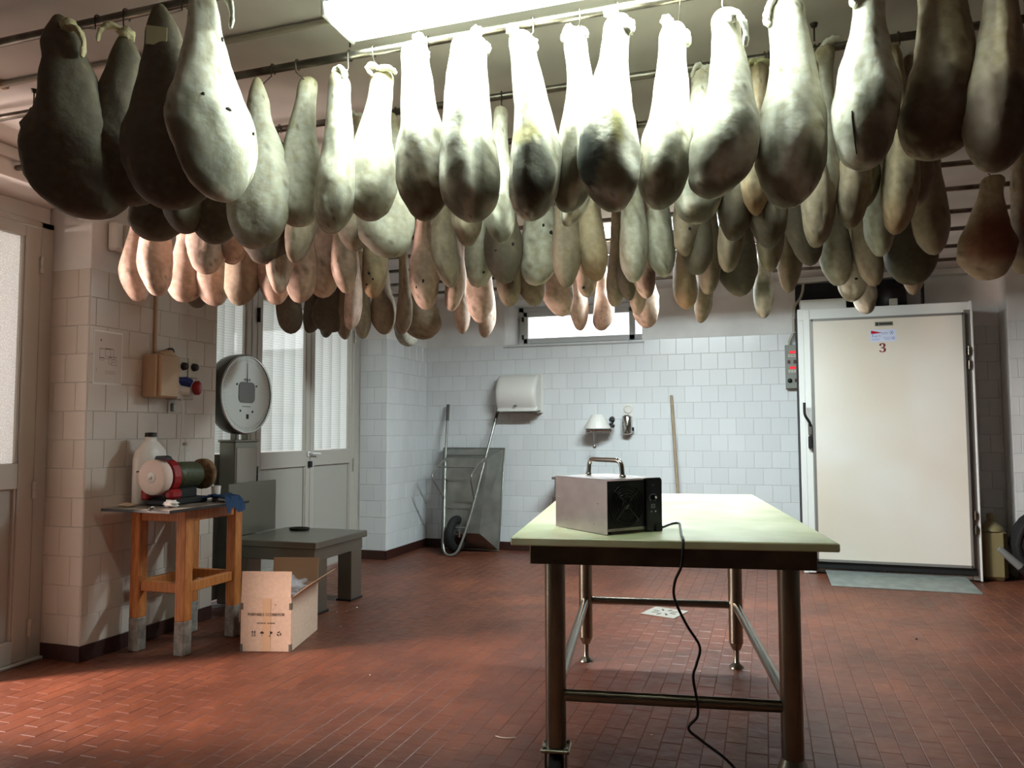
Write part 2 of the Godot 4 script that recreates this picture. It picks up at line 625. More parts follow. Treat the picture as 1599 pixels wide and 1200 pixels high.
func build_room():
	# floor: a bed with small terracotta tiles laid in columns along z, half-bonded
	var fl := struct("floor", "red-brown floor of small terracotta tiles laid in running bond", "floor")
	slab("mortar_bed", Vector3(-4.2, -0.16, -7.8), Vector3(5.3, -0.0012, 6.2), M.floor_base, fl, 0.0)
	var w := 0.0765
	var l := 0.153
	var spots := []
	for c in range(-47, 62):
		var x := c * w + 0.02
		var z := -1.3 - (0.5 * l if posmod(c, 2) == 1 else 0.0)
		while z > -7.2:
			spots.append(Vector3(x, 0, z))
			z -= l
	var near := Vector3(-0.5, 0, -2.35)
	spots.sort_custom(func(a, b): return (a.distance_squared_to(near) + (50.0 if a.z > -2.2 else 0.0)) < (b.distance_squared_to(near) + (50.0 if b.z > -2.2 else 0.0)))
	var st := st_new()
	add_tile(st, w - 0.0022, l - 0.0022, Transform3D(Basis(Vector3.RIGHT, -PI / 2), Vector3(0, -0.0012, 0)), 0.0012, 0.0022)
	var tm := done(st)
	var mm := MultiMesh.new()
	mm.transform_format = MultiMesh.TRANSFORM_3D
	mm.use_colors = true
	mm.mesh = tm
	mm.instance_count = spots.size() - 300
	for i in spots.size():
		var turn := Basis.from_euler(Vector3(rng.randf_range(-0.004, 0.004), rng.randf_range(-0.006, 0.006), rng.randf_range(-0.004, 0.004)))
		var pos: Vector3 = spots[i] + Vector3(0, rng.randf_range(-0.0007, 0.0003), 0)
		var kind := rng.randi() % 4
		if i < 300:
			obj("floor_tile", tm, M.floor_tile[kind], fl, Transform3D(turn, pos))
		else:
			mm.set_instance_transform(i - 300, Transform3D(turn, pos))
			mm.set_instance_color(i - 300, M.floor_tile[kind].albedo_color.srgb_to_linear())
	var mi := MultiMeshInstance3D.new()
	mi.name = "floor_tile_field"
	mi.multimesh = mm
	mi.material_override = M.floor_many
	mi.set_meta("kind", "stuff")
	fl.add_child(mi)

	var ce := struct("ceiling", "dirty off-white plaster ceiling above the hanging rails", "ceiling")
	slab("ceiling_slab", Vector3(-4.2, CEIL, -7.9), Vector3(5.3, CEIL + 0.2, 6.2), M.ceiling, ce, 0.0)

	# left side: a pier of wall between the frosted door and the glazed doors, then the far pier
	var wl := struct("wall_left", "white tiled wall with plaster above, behind the wooden stand", "wall")
	slab("masonry", Vector3(-3.9, 0, -4.06), Vector3(-3.345, CEIL, -3.085), M.plaster, wl, 0.004)
	tile_wall(wl, Vector3(-3.345, 0, -3.08), Vector3(0, 0, -1), Vector3(1, 0, 0), 0.98, 0.115, "wall_tile_dimmed")
	tile_wall(wl, Vector3(-3.62, 0, -3.085), Vector3(1, 0, 0), Vector3(0, 0, 1), 0.277, 0.05, "wall_tile_dimmed")
	slab("lintel", Vector3(-3.9, 2.37, -3.08), Vector3(-3.345, CEIL, -1.65), M.plaster, wl, 0.004)
	slab("door_head", Vector3(-3.9, 2.25, -3.08), Vector3(-3.63, 2.37, -1.65), M.plaster, wl, 0.003)
	slab("lintel", Vector3(-3.9, 2.37, -6.36), Vector3(-3.345, CEIL, -4.06), M.plaster, wl, 0.004)
	slab("door_head", Vector3(-3.9, 2.27, -6.36), Vector3(-3.66, 2.37, -4.06), M.plaster, wl, 0.003)
	slab("masonry", Vector3(-3.9, 0, -1.65), Vector3(-3.345, CEIL, 6.2), M.plaster, wl, 0.004)
	var wp := struct("wall_left_pier", "white tiled pier between the glazed doors and the room corner", "wall")
	slab("masonry", Vector3(-3.9, 0, -7.45), Vector3(-3.325, CEIL, -6.36), M.plaster, wp, 0.004)
	tile_wall(wp, Vector3(-3.325, 0, -6.355), Vector3(0, 0, -1), Vector3(1, 0, 0), 0.882, 0.03)
	tile_wall(wp, Vector3(-3.6, 0, -6.36), Vector3(1, 0, 0), Vector3(0, 0, 1), 0.277, 0.075)

	# back wall round the little window
	var wb := struct("wall_back", "white tiled back wall with plaster and a small window above", "wall")
	var zb := -7.24
	slab("masonry", Vector3(-3.4, 0, zb - 0.6), Vector3(0.28, 2.012, zb), M.plaster, wb, 0.0)
	slab("masonry", Vector3(-3.4, 2.012, zb - 0.6), Vector3(-2.47, CEIL, zb), M.plaster, wb, 0.0)
	slab("masonry", Vector3(-1.095, 2.012, zb - 0.6), Vector3(0.28, CEIL, zb), M.plaster, wb, 0.0)
	slab("masonry", Vector3(-2.47, 2.475, zb - 0.6), Vector3(-1.095, CEIL, zb), M.plaster, wb, 0.0)
	tile_wall(wb, Vector3(-3.322, 0, zb), Vector3(1, 0, 0), Vector3(0, 0, 1), 3.602, fposmod(-0.4815 + 3.322, TILE))
	var wr := struct("wall_back_recess", "shaded tiled wall beyond the hinge side of the cold room", "wall")
	slab("masonry", Vector3(0.28, 0, zb - 0.6), Vector3(5.2, CEIL, zb), M.plaster, wr, 0.0)
	tile_wall(wr, Vector3(1.5, 0, zb), Vector3(1, 0, 0), Vector3(0, 0, 1), 0.345, 0.1)
	var wq := struct("wall_back_pier", "tiled pier at the end of the back wall beyond the cold room", "wall")
	slab("masonry", Vector3(1.848, 0, zb), Vector3(5.2, CEIL, -7.0), M.plaster, wq, 0.003)
	tile_wall(wq, Vector3(1.845, 0, -7.0), Vector3(1, 0, 0), Vector3(0, 0, 1), 1.5, 0.06)
	slab("wall_right", Vector3(5.0, 0, -7.4), Vector3(5.25, CEIL, 6.2), M.plaster, self, 0.0)
	tag(get_node("wall_right"), "plain plaster side wall beyond the cold room", "wall", "", "structure")
	slab("wall_front", Vector3(-3.9, 0, 6.0), Vector3(5.25, CEIL, 6.25), M.plaster, self, 0.0)
	tag(get_node("wall_front"), "plain plaster wall facing the tiled back wall", "wall", "", "structure")

	# skirting of dark tile
	var runs := [
		["baseboard_left", Vector3(-3.345, 0, -4.06), Vector3(-3.337, SKIRT, -3.077), "dark red skirting under the tiled wall behind the wooden stand"],
		["baseboard_left", Vector3(-3.62, 0, -3.085), Vector3(-3.337, SKIRT, -3.077), "dark red skirting on the end of the wall beside the frosted door"],
		["baseboard_left", Vector3(-3.325, 0, -7.24), Vector3(-3.317, SKIRT, -6.352), "dark red skirting along the pier side facing the room"],
		["baseboard_left", Vector3(-3.6, 0, -6.36), Vector3(-3.317, SKIRT, -6.352), "dark red skirting on the pier face beside the glazed doors"],
		["baseboard_back", Vector3(-3.32, 0, zb), Vector3(0.26, SKIRT, zb + 0.009), "dark red skirting under the white tiled back wall"],
		["baseboard_back", Vector3(1.56, 0, zb), Vector3(1.845, SKIRT, zb + 0.009), "dark red skirting in the shade beyond the cold room"],
		["baseboard_back", Vector3(1.845, 0, -7.0), Vector3(5.0, SKIRT, -6.991), "dark red skirting at the foot of the end pier"],
	]
	for r in runs:
		tag(slab(r[0], r[1], r[2], M.skirting, self, 0.002), r[3], "skirting", "", "structure")
	tag(slab("trim_1", Vector3(-3.345, 2.452, -3.08), Vector3(-3.318, 2.506, -1.65), M.plaster), "painted moulding under the ceiling over the frosted door", "moulding", "", "structure")
	tag(slab("trim_2", Vector3(0.28, 2.462, -7.24), Vector3(5.0, 2.508, -7.12), M.plastic_white), "pale strip under the ceiling above the cold room", "moulding", "", "structure")
	# the yard outside; unseen wall added to shield the glazed doors from doorway light
	tag(slab("added_light_block_wall", Vector3(-8.0, -0.05, -3.75), Vector3(-3.92, 2.7, -3.55), M.plaster, self, 0.0), "plain unseen outdoor wall added to keep the doorway daylight off the glazed doors", "wall", "", "structure")
	tag(slab("terrace_ground", Vector3(-14.0, -0.25, -12.0), Vector3(-3.9, -0.05, 6.0), mat(Color(0.5, 0.48, 0.45), 0.9), self, 0.0), "pale concrete yard outside the glazed doors", "ground", "", "structure")


# ==================================================================== doors and window
# one aluminium leaf in a plane of constant x, from z0 (near) to z1 (far): stiles, rails, pane, sunk panel
func leaf(parent: Node3D, x: float, z0: float, z1: float, slats: int, frosted := false, sw := 0.058):
	var t := 0.045
	var st := st_new()
	var zs := [z0, z1]
	add_box(st, Vector3(x - t / 2, 1.129, z0 - sw / 2), Vector3(t, 2.222, sw), 0.004)
	add_box(st, Vector3(x - t / 2, 1.129, z1 + sw / 2), Vector3(t, 2.222, sw), 0.004)
	var span := z0 - z1 - 2 * sw
	var zm := (z0 + z1) * 0.5
	for r in [[0.018, 0.13], [0.885, 1.014], [2.18, 2.24]]:
		add_box(st, Vector3(x - t / 2, (r[0] + r[1]) / 2, zm), Vector3(t - 0.002, r[1] - r[0], span + 0.002), 0.003)
	# glazing beads
	for r in [[1.014, 2.18], [0.13, 0.885]]:
		for e in [z0 - sw - 0.006, z1 + sw + 0.006]:
			add_box(st, Vector3(x - 0.018, (r[0] + r[1]) / 2, e), Vector3(0.02, r[1] - r[0], 0.012), 0.002)
	obj("leaf_frame", done(st), M.alu, parent)
	slab("kick_panel", Vector3(x - 0.032, 0.13, z1 + sw), Vector3(x - 0.022, 0.885, z0 - sw), M.alu_panel, parent, 0.001)
	if frosted:
		slab("pane", Vector3(x - 0.03, 1.014, z1 + sw), Vector3(x - 0.026, 2.18, z0 - sw), M.frosted, parent, 0.0)
		return
	slab("pane", Vector3(x - 0.024, 1.014, z1 + sw), Vector3(x - 0.02, 2.18, z0 - sw), M.glass, parent, 0.0)
	var n := slats
	var pitch := span / n
	for i in n:
		var za := z0 - sw - pitch * i + 0.017
		var path := []
		for k in 8:
			var f := k / 7.0
			path.append(Vector3(x - 0.1 + 0.055 * f + 0.03 * sin(PI * f), 0, za - (pitch * 1.42) * f))
		var ss := st_new()
		ss.set_smooth_group(1)
		for k in 7:
			var a: Vector3 = path[k]
			var b: Vector3 = path[k + 1]
			quad(ss, a + Vector3(0, 1.02, 0), b + Vector3(0, 1.02, 0), b + Vector3(0, 2.2, 0), a + Vector3(0, 2.2, 0))
		obj("blind_slat", done(ss), M.slat, parent)


func hinge(parent: Node3D, at: Vector3, m: Material, h := 0.09):
	var st := st_new()
	for k in 2:
		add_lathe(st, [[0.0, 0.0], [0.011, 0.0], [0.011, 0.0], [0.011, h / 2 - 0.002], [0.011, h / 2 - 0.002], [0.0, h / 2 - 0.002]], 12, Transform3D(Basis(), at + Vector3(0, -h / 2 + k * h / 2, 0)))
	obj("hinge", done(st), m, parent)


func build_doors():
	# the frosted door in the near recess; its other leaf stands open
	var d := struct("door_1", "grey metal door with a frosted upper pane beside the tiled wall end", "door")
	var x := -3.605
	var st := st_new()
	add_box(st, Vector3(x - 0.03, 1.14, -3.042), Vector3(0.07, 2.28, 0.075), 0.004)
	add_box(st, Vector3(x - 0.03, 2.262, -2.37), Vector3(0.07, 0.035, 1.42), 0.004)
	add_box(st, Vector3(x - 0.03, 1.14, -1.75), Vector3(0.07, 2.28, 0.2), 0.004)
	add_box(st, Vector3(x - 0.02, 0.008, -2.37), Vector3(0.09, 0.016, 1.42), 0.004)
	obj("door_frame", done(st), M.alu, d)
	leaf(d, x + 0.012, -2.6, -2.999, 0, true, 0.088)
	for y in [2.045, 0.876, 0.179]:
		hinge(d, Vector3(x + 0.02, y, -3.0), M.alu)
	# the glazed doors in the far recess: a fixed light and two leaves
	x = -3.62
	var f := struct("door_2", "fixed glazed side light with vertical blinds behind the weighing scale", "door")
	st = st_new()
	add_box(st, Vector3(x - 0.03, 1.14, -4.09), Vector3(0.07, 2.28, 0.06), 0.004)
	add_box(st, Vector3(x - 0.03, 1.14, -4.81), Vector3(0.07, 2.28, 0.06), 0.004)
	add_box(st, Vector3(x - 0.03, 2.26, -5.2), Vector3(0.07, 0.035, 2.3), 0.004)
	add_box(st, Vector3(x - 0.03, 1.14, -6.31), Vector3(0.07, 2.28, 0.09), 0.004)
	obj("door_frame", done(st), M.alu, f)
	leaf(f, x, -4.12, -4.78, 5)
	for pair in [["door_3", -4.842, -5.555, 4, "glazed grey door leaf with bright vertical blinds and a lever handle"], ["door_4", -5.562, -6.262, 4, "glazed grey door leaf with vertical blinds next to the tiled pier"]]:
		var g := struct(pair[0], pair[4], "door")
		leaf(g, x + 0.008, pair[1], pair[2], pair[3])
		if pair[0] == "door_3":
			var hs := st_new()
			add_box(hs, Vector3(x + 0.014, 0.985, -5.53), Vector3(0.012, 0.045, 0.04), 0.003)
			add_tube(hs, soft([Vector3(x + 0.015, 0.99, -5.53), Vector3(x + 0.055, 0.99, -5.53), Vector3(x + 0.055, 0.985, -5.64)], 0.015), 0.008, 10)
			obj("lever_handle", done(hs), M.alu_white, g)
			obj("lock", box(Vector3(0.03, 0.05, 0.04), 0.004), M.gasket, g, Transform3D(Basis(), Vector3(x + 0.015, 0.9, -5.545)))
			for y in [2.05, 0.86]: hinge(g, Vector3(x + 0.018, y, -4.84), M.gasket, 0.11)
			obj("latch", prism([Vector2(-0.02, 0.05), Vector2(0.02, 0.05), Vector2(0.006, -0.06), Vector2(-0.006, -0.06)], 0.03, Transform3D(Basis(Vector3.UP, PI / 2), Vector3(x + 0.035, 1.25, -4.83))), M.gasket, g)
		else:
			for y in [2.05, 0.87]: hinge(g, Vector3(x + 0.018, y, -6.262), M.alu, 0.11)


func build_window():
	var w := struct("window_1", "small bright window set deep in the top of the back wall", "window")
	var z := -7.72
	var st := st_new()
	var x0 := -2.47
	var x1 := -1.095
	var y0 := 2.04
	var y1 := 2.475
	for r in [[x0, x0 + 0.055, y0, y1], [x1 - 0.055, x1, y0, y1], [x0, x1, y0, y0 + 0.05], [x0, x1, y1 - 0.05, y1]]:
		add_box(st, Vector3((r[0] + r[1]) / 2, (r[2] + r[3]) / 2, z - 0.02), Vector3(r[1] - r[0], r[3] - r[2], 0.06), 0.004)
	obj("window_frame", done(st), M.alu_white, w)
	st = st_new()
	for r in [[x0 + 0.055, x0 + 0.1, y0 + 0.05, y1 - 0.05], [x1 - 0.2, x1 - 0.14, y0 + 0.05, y1 - 0.05], [x0 + 0.055, x1 - 0.055, y0 + 0.05, y0 + 0.105], [x0 + 0.055, x1 - 0.055, y1 - 0.1, y1 - 0.05]]:
		add_box(st, Vector3((r[0] + r[1]) / 2, (r[2] + r[3]) / 2, z), Vector3(r[1] - r[0], r[3] - r[2], 0.045), 0.004)
	obj("sash", done(st), M.alu_white, w)
	slab("pane", Vector3(x0 + 0.1, y0 + 0.1, z - 0.006), Vector3(x1 - 0.15, y1 - 0.1, z), M.glass, w, 0.0)
	for y in [2.16, 2.35]: hinge(w, Vector3(x0 + 0.05, y, z + 0.03), M.gasket, 0.05)
	slab("window_sill", Vector3(x0 - 0.01, 2.0, -7.75), Vector3(x1 + 0.02, 2.014, -7.222), mat(Color(0.66, 0.66, 0.65), 0.5), w, 0.003)


# ==================================================================== rails and ceiling lamps
func build_rails_and_lamps():
	for i in 11:
		var z: float = RAIL_Z[i] if i < 10 else -6.3
		var order: String = ["nearest", "second", "third", "fourth", "fifth", "sixth", "seventh", "eighth", "ninth", "tenth", "eleventh"][i]
		var t := thing("hanging_rail", "round steel hanging rail under the ceiling, %s row counted from the frosted door's side" % order, "rail", Vector3(0, RAIL_Y, z), 0.0, "hanging rails under the ceiling")
		t.set_meta("label", "steel tube rail under the ceiling carrying the %s row of hams" % order if i < 9 else ("bare steel tube rail over the back of the room, " + ("next to the ninth row" if i == 9 else "closest to the back wall")))
		obj("tube", tube([Vector3(-3.34, 0, 0), Vector3(5.0, 0, 0)], 0.0135, 12), M.rail, t)
		for x in [-2.72, -1.32, 0.12, 1.5, 3.0, 4.4]:
			var st := st_new()
			var xx: float = x + 0.03 * (i % 3)
			add_tube(st, [Vector3(xx, CEIL - RAIL_Y, 0), Vector3(xx, 0.03, 0)], 0.003, 8)
			var ring := []
			for k in 13:
				var a := TAU * k / 12.0
				ring.append(Vector3(xx, sin(a) * 0.0165, cos(a) * 0.0165))
			add_tube(st, ring, 0.0028, 6, 1.0, false)
			add_lathe(st, [[0.0, 0.0], [0.013, 0.0], [0.013, 0.0], [0.009, -0.012], [0.0, -0.012]], 10, Transform3D(Basis(), Vector3(xx, CEIL - RAIL_Y - 0.0005, 0)))
			obj("hanger", done(st), M.wire, t)
	# surface-mounted fluorescent fittings
	for k in 2:
		var z: float = [-2.085, -5.0][k]
		var x0 := -1.265
		var x1 := 0.0
		var t := thing("ceiling_lamp", ["glaring fluorescent ceiling lamp with a ribbed clear cover above the nearest white hams", "fluorescent ceiling lamp mostly hidden behind hams deep in the room"][k], "lamp", Vector3((x0 + x1) / 2, CEIL, z), 0.0, "fluorescent ceiling lamps")
		var half := (x1 - x0) / 2
		slab("tray", Vector3(-half + 0.01, -0.022, -0.085), Vector3(half - 0.01, 0.0, 0.085), M.lamp_tray, t, 0.004)
		var sec := [Vector2(-0.1, -0.02), Vector2(-0.088, -0.055), Vector2(-0.05, -0.066), Vector2(0.05, -0.066), Vector2(0.088, -0.055), Vector2(0.1, -0.02)]
		obj("ribbed_cover", prism(sec, 2 * half, Transform3D(Basis(Vector3.UP, PI / 2), Vector3(half, 0, 0))), [M.lamp_cover, M.lamp_cover_deep][k], t)
		for s in [-1, 1]:
			slab("end_cap", Vector3(s * half, -0.06, -0.096), Vector3(s * (half + 0.012), -0.004, 0.096), M.lamp_tray, t, 0.003)
		var li := AreaLight3D.new()
		li.name = "ceiling_lamp_light"
		li.area_size = Vector2(2 * half - 0.04, 0.17)
		li.light_color = [LAMP_COLOR, Color(0.92, 0.985, 1.0)][k]
		li.light_energy = [7.0, 15.5][k]
		li.area_range = 14.0
		li.shadow_enabled = true
		li.transform = Transform3D(Basis(Vector3.RIGHT, -PI / 2), Vector3(0, -0.07, 0))
		t.add_child(li)
	var cp := thing("conduit_pipe", "thin grey conduit pipe on the ceiling running to the glaring lamp", "pipe", Vector3(-2.75, 2.497, -2.1))
	obj("tube", tube([Vector3(0, 0, 0), Vector3(1.48, 0, 0)], 0.0105, 10), M.plastic_grey, cp)
	var st := st_new()
	add_box(st, Vector3(0, 0.002, 0), Vector3(0.03, 0.022, 0.05), 0.004)
	add_box(st, Vector3(-0.015, -0.01, 0.025), Vector3(0.03, 0.03, 0.02), 0.005)
	obj("clip", done(st), M.plastic_tan, cp)


# ==================================================================== hams
func ham_profile(t: float, neck: float, hip: float) -> float:
	var keys := [[0.0, 0.0], [0.012, neck * 0.62], [0.035, neck * 0.93], [0.075, neck * 1.06], [0.13, neck * 1.04], [0.22, neck * 1.12], [0.34, neck + (1 - neck) * 0.28], [hip * 0.66, neck + (1 - neck) * 0.55], [hip * 0.83, neck + (1 - neck) * 0.86], [hip, 1.0], [hip + (1 - hip) * 0.38, 0.945], [hip + (1 - hip) * 0.66, 0.77], [hip + (1 - hip) * 0.86, 0.52], [hip + (1 - hip) * 0.965, 0.26], [1.0, 0.0]]
	for i in keys.size() - 1:
		if t <= keys[i + 1][0]:
			var a := maxi(i - 1, 0)
			var b := mini(i + 2, keys.size() - 1)
			var span: float = keys[i + 1][0] - keys[i][0]
			var f: float = (t - keys[i][0]) / span
			var m0: float = (keys[i + 1][1] - keys[a][1]) / maxf(keys[i + 1][0] - keys[a][0], 1e-5) * span
			var m1: float = (keys[b][1] - keys[i][1]) / maxf(keys[b][0] - keys[i][0], 1e-5) * span
			if i == 0: m0 = (keys[1][1] - keys[0][1]) * 1.8
			if i == keys.size() - 2: m1 = (keys[i + 1][1] - keys[i][1]) * 1.8
			var f2 := f * f
			var f3 := f2 * f
			return maxf(0.0, (2 * f3 - 3 * f2 + 1) * keys[i][1] + (f3 - 2 * f2 + f) * m0 + (-2 * f3 + 3 * f2) * keys[i + 1][1] + (f3 - f2) * m1)
	return 0.0


# local origin at the lowest point; the shank ends at height l, moved by lean along x
func ham_mesh(l: float, w: float, d: float, lean: float, bend: float, neck: float, hip: float, sd: float, tone: String, fine: bool, patches := []) -> ArrayMesh:
	var rows := 40 if fine else 24
	var cols := 32 if fine else 20
	var base: Color = {"w": Color(0.88, 0.88, 0.85), "g": Color(0.73, 0.73, 0.69), "p": Color(0.82, 0.725, 0.685), "b": Color(0.62, 0.57, 0.51), "d": Color(0.4, 0.37, 0.33), "o": Color(0.69, 0.63, 0.54), "r": Color(0.72, 0.64, 0.56)}[tone]
	var mould := Color(0.38, 0.35, 0.3)
	var ochre := Color(0.7, 0.635, 0.46)
	var raw := Color(0.5, 0.3, 0.235)
	var amount: float = {"w": 0.16, "g": 0.26, "p": 0.28, "b": 0.36, "d": 0.3, "o": 0.36, "r": 0.25}[tone]
	var V := PackedVector3Array()
	var C := PackedColorArray()
	var side := 0.1 * sin(sd * 3.7)
	for i in rows + 1:
		var t := float(i) / rows
		t = lerpf(t, 0.5 - 0.5 * cos(PI * t), 0.7)
		var s := ham_profile(t, neck, hip)
		if w > 0.22: s *= 0.42 + 0.58 * smoothstep(0.0, 0.17, t)
		var cx := lean * (1.0 - t) + bend * sin(PI * pow(t, 1.25))
		var cz := 0.02 * sin(sd * 1.3) * sin(PI * t)
		for j in cols:
			var a := TAU * j / cols
			var dir := Vector3(cos(a), 0, sin(a))
			var q := Vector3(dir.x * s * 1.2, t * 3.2, dir.z * s * 1.2) + Vector3(sd * 7.1, sd * 3.3, sd * 5.7)
			var k := 1.0 + 0.10 * lump.get_noise_3dv(q * 0.9) + 0.04 * lump.get_noise_3dv(q * 2.3) + (0.012 * lump.get_noise_3dv(q * 5.5) if fine else 0.0)
			k *= 1.0 + side * cos(a) * sin(PI * t)
			for p in patches:
				if p.size() == 5: k += p[4] * exp(-pow((t - p[0]) / p[2], 2.0) - pow(angle_difference(a, deg_to_rad(p[1])) / p[3], 2.0))
			var rx := w * 0.5 * s * k
			var rz := d * 0.5 * s * k
			V.append(Vector3(cx + rx * dir.x, l * (1.0 - t), cz + rz * dir.z))
			var n1 := lump.get_noise_3dv(q * 1.1 + Vector3(31, 0, 0))
			var n2 := lump.get_noise_3dv(q * 3.6 + Vector3(0, 17, 0))
			var c := base
			c = c.lerp(ochre, clampf((0.14 - t) * 6.0, 0, 1) * (0.75 if tone in ["g", "o", "p"] else 0.3))
			c = c.lerp(ochre, clampf((n2 - 0.45) * 3.0, 0, 1) * 0.35)
			if tone == "w": c = c.lerp(Color(0.33, 0.33, 0.28), clampf((t - 0.56 + 0.16 * n1 + 0.08 * n2) * 6.0, 0, 1) * clampf(0.45 + 0.9 * n1 + 0.35 * sin(a * 1.0 + sd), 0.0, 0.62))
			c = c.lerp(mould, clampf((n1 + 0.5 * n2 + 0.55 * (t - 0.62)) * 2.2, 0, 1) * amount)
			c = c.lerp(mould, clampf((lump.get_noise_3dv(q * 7.0 + Vector3(5, 5, 5)) - 0.62) * 6.0, 0, 1) * 0.6)
			if tone == "r": c = c.lerp(raw, clampf((cos(a - 0.9) - 0.15 + 0.4 * n1) * 2.5, 0, 1) * clampf((t - 0.25) * 4.0, 0, 1) * clampf((0.9 - t) * 8.0, 0, 1))
			if tone == "o": c = c.lerp(Color(0.64, 0.49, 0.36), clampf((t - 0.8) * 6.0, 0, 1) * 0.6)
			for p in patches:
				if p.size() > 5:
					var e: float = pow((t - p[0]) / p[2], 2.0) + pow(angle_difference(a, deg_to_rad(p[1])) / p[3], 2.0) + 0.5 * n2 + 0.4 * n1
					c = c.lerp(p[4], clampf((1.25 - e) * 1.8, 0.0, 1.0) * p[5])
			C.append(c.srgb_to_linear())
	var I := PackedInt32Array()
	for i in rows:
		for j in cols:
			var k := (j + 1) % cols
			var a := i * cols + j
			var b := i * cols + k
			var c2 := (i + 1) * cols + k
			var d2 := (i + 1) * cols + j
			# rows run downwards, columns from x towards +z: clockwise from outside
			I.append_array([a, d2, b, b, d2, c2])
	var N := PackedVector3Array()
	N.resize(V.size())
	for k in range(0, I.size(), 3):
		var n := (V[I[k + 2]] - V[I[k]]).cross(V[I[k + 1]] - V[I[k]])
		for e in 3: N[I[k + e]] += n
	for k in N.size(): N[k] = N[k].normalized() if N[k].length() > 1e-12 else Vector3.DOWN
	for j in cols:
		N[j] = Vector3.UP
		N[rows * cols + j] = Vector3.DOWN
	var arr := []
	arr.resize(Mesh.ARRAY_MAX)
	arr[Mesh.ARRAY_VERTEX] = V
	arr[Mesh.ARRAY_NORMAL] = N
	arr[Mesh.ARRAY_COLOR] = C
	arr[Mesh.ARRAY_INDEX] = I
	var m := ArrayMesh.new()
	m.add_surface_from_arrays(Mesh.PRIMITIVE_TRIANGLES, arr)
	return m


const HAM_FEATURES := {
	"pointed bump": [["bump", 0.56, 182.0, 0.035, 0.16, 0.16], ["bump", 0.97, 60.0, 0.02, 0.3, 0.25]],
	"small black nicks": [["spot", 0.62, 80.0, 0.022, 0.45], ["spot", 0.66, 48.0, 0.01, 1.0], ["spot", 0.56, 110.0, 0.009, 1.0], ["spot", 0.25, 45.0, 0.01, 1.4]],
	"charcoal blotch": [["patch", 0.74, 125.0, 0.15, 0.6, Color(0.13, 0.15, 0.135), 0.85], ["patch", 0.62, 62.0, 0.1, 0.22, Color(0.62, 0.6, 0.38), 0.8]],
	"ochre-edged": [["patch", 0.6, 110.0, 0.06, 0.7, Color(0.62, 0.58, 0.36), 0.7], ["patch", 0.8, 90.0, 0.16, 0.9, Color(0.2, 0.2, 0.165), 0.7]],
	"thin black slit": [["slit", 0.74, 100.0, 0.95]],
	"round dimple": [["dimple", 0.68, 130.0, 0.014]],
	"one pale streak": [["patch", 0.35, 85.0, 0.3, 0.35, Color(0.82, 0.79, 0.7), 0.95], ["patch", 0.8, 90.0, 0.2, 1.6, Color(0.34, 0.28, 0.24), 0.7]],
	"pale wedge": [["patch", 0.25, 85.0, 0.35, 0.45, Color(0.8, 0.74, 0.64), 0.95], ["patch", 0.82, 90.0, 0.22, 1.6, Color(0.36, 0.29, 0.25), 0.7]],
	"blackish spots": [["spot", 0.6, 75.0, 0.018, 1.3], ["spot", 0.72, 60.0, 0.014, 1.0], ["spot", 0.78, 100.0, 0.012, 0.7]],
	"two black spots": [["spot", 0.62, 62.0, 0.016, 1.0], ["spot", 0.56, 72.0, 0.012, 1.2]],
	"black speck at its foot": [["spot", 0.9, 80.0, 0.013, 0.9]],
	"square black scab": [["spot", 0.72, 118.0, 0.02, 0.9]],
	"brown bruise": [["patch", 0.84, 85.0, 0.07, 0.4, Color(0.3, 0.2, 0.15), 0.8]],
	"scratchy dark marks": [["slit", 0.62, 96.0, 0.7], ["slit", 0.65, 84.0, 0.73], ["slit", 0.69, 104.0, 0.76], ["spot", 0.74, 92.0, 0.01, 1.5]],
	"eye-like scar": [["spot", 0.84, 98.0, 0.014, 0.8]],
	"white ring line": [["patch", 0.6, 100.0, 0.008, 1.2, Color(0.92, 0.88, 0.84), 1.0], ["spot", 0.78, 80.0, 0.01, 2.0], ["spot", 0.82, 105.0, 0.008, 1.6]],
	"golden scabby tip": [["spot", 0.84, 95.0, 0.013, 1.0], ["spot", 0.87, 75.0, 0.01, 1.0], ["spot", 0.9, 105.0, 0.009, 1.0]],
	"torn ragged end": [["bump", 0.95, 110.0, 0.03, 0.4, 0.3], ["bump", 0.93, 40.0, 0.03, 0.3, -0.25], ["spot", 0.93, 85.0, 0.016, 0.8]],
	"nail-like knob": [["bump", 0.93, 150.0, 0.03, 0.3, 0.35], ["spot", 0.8, 60.0, 0.012, 1.0]],
	"smile-shaped crease": [["slit", 0.8, 120.0, 0.88]],
	"spotted oval": [["spot", 0.7, 90.0, 0.006, 1.0], ["spot", 0.78, 110.0, 0.007, 1.0], ["spot", 0.84, 75.0, 0.006, 1.0], ["spot", 0.87, 100.0, 0.008, 1.0]],
	"tiny bright drip": [["bump", 0.72, 120.0, 0.012, 0.12, 0.12]],
	"dark underside": [["patch", 0.9, 60.0, 0.1, 1.2, Color(0.3, 0.18, 0.15), 0.7]],
	"brown lower edge": [["patch", 0.92, 90.0, 0.1, 2.0, Color(0.36, 0.28, 0.2), 0.7]],
}


func ear(p: Array, r: float) -> ArrayMesh:
	var path := smooth_path(p, 5)
	var rr := []
	for i in path.size():
		var f := float(i) / (path.size() - 1)
		rr.append(r * (0.5 + 0.75 * sin(PI * minf(f * 0.8 + 0.15, 1.0))) * (1.0 + 0.35 * lump.get_noise_2d(f * 6.0, r * 900.0)))
	var st := st_new()
	add_tube(st, path, rr, 10, 0.55)
	return done(st)


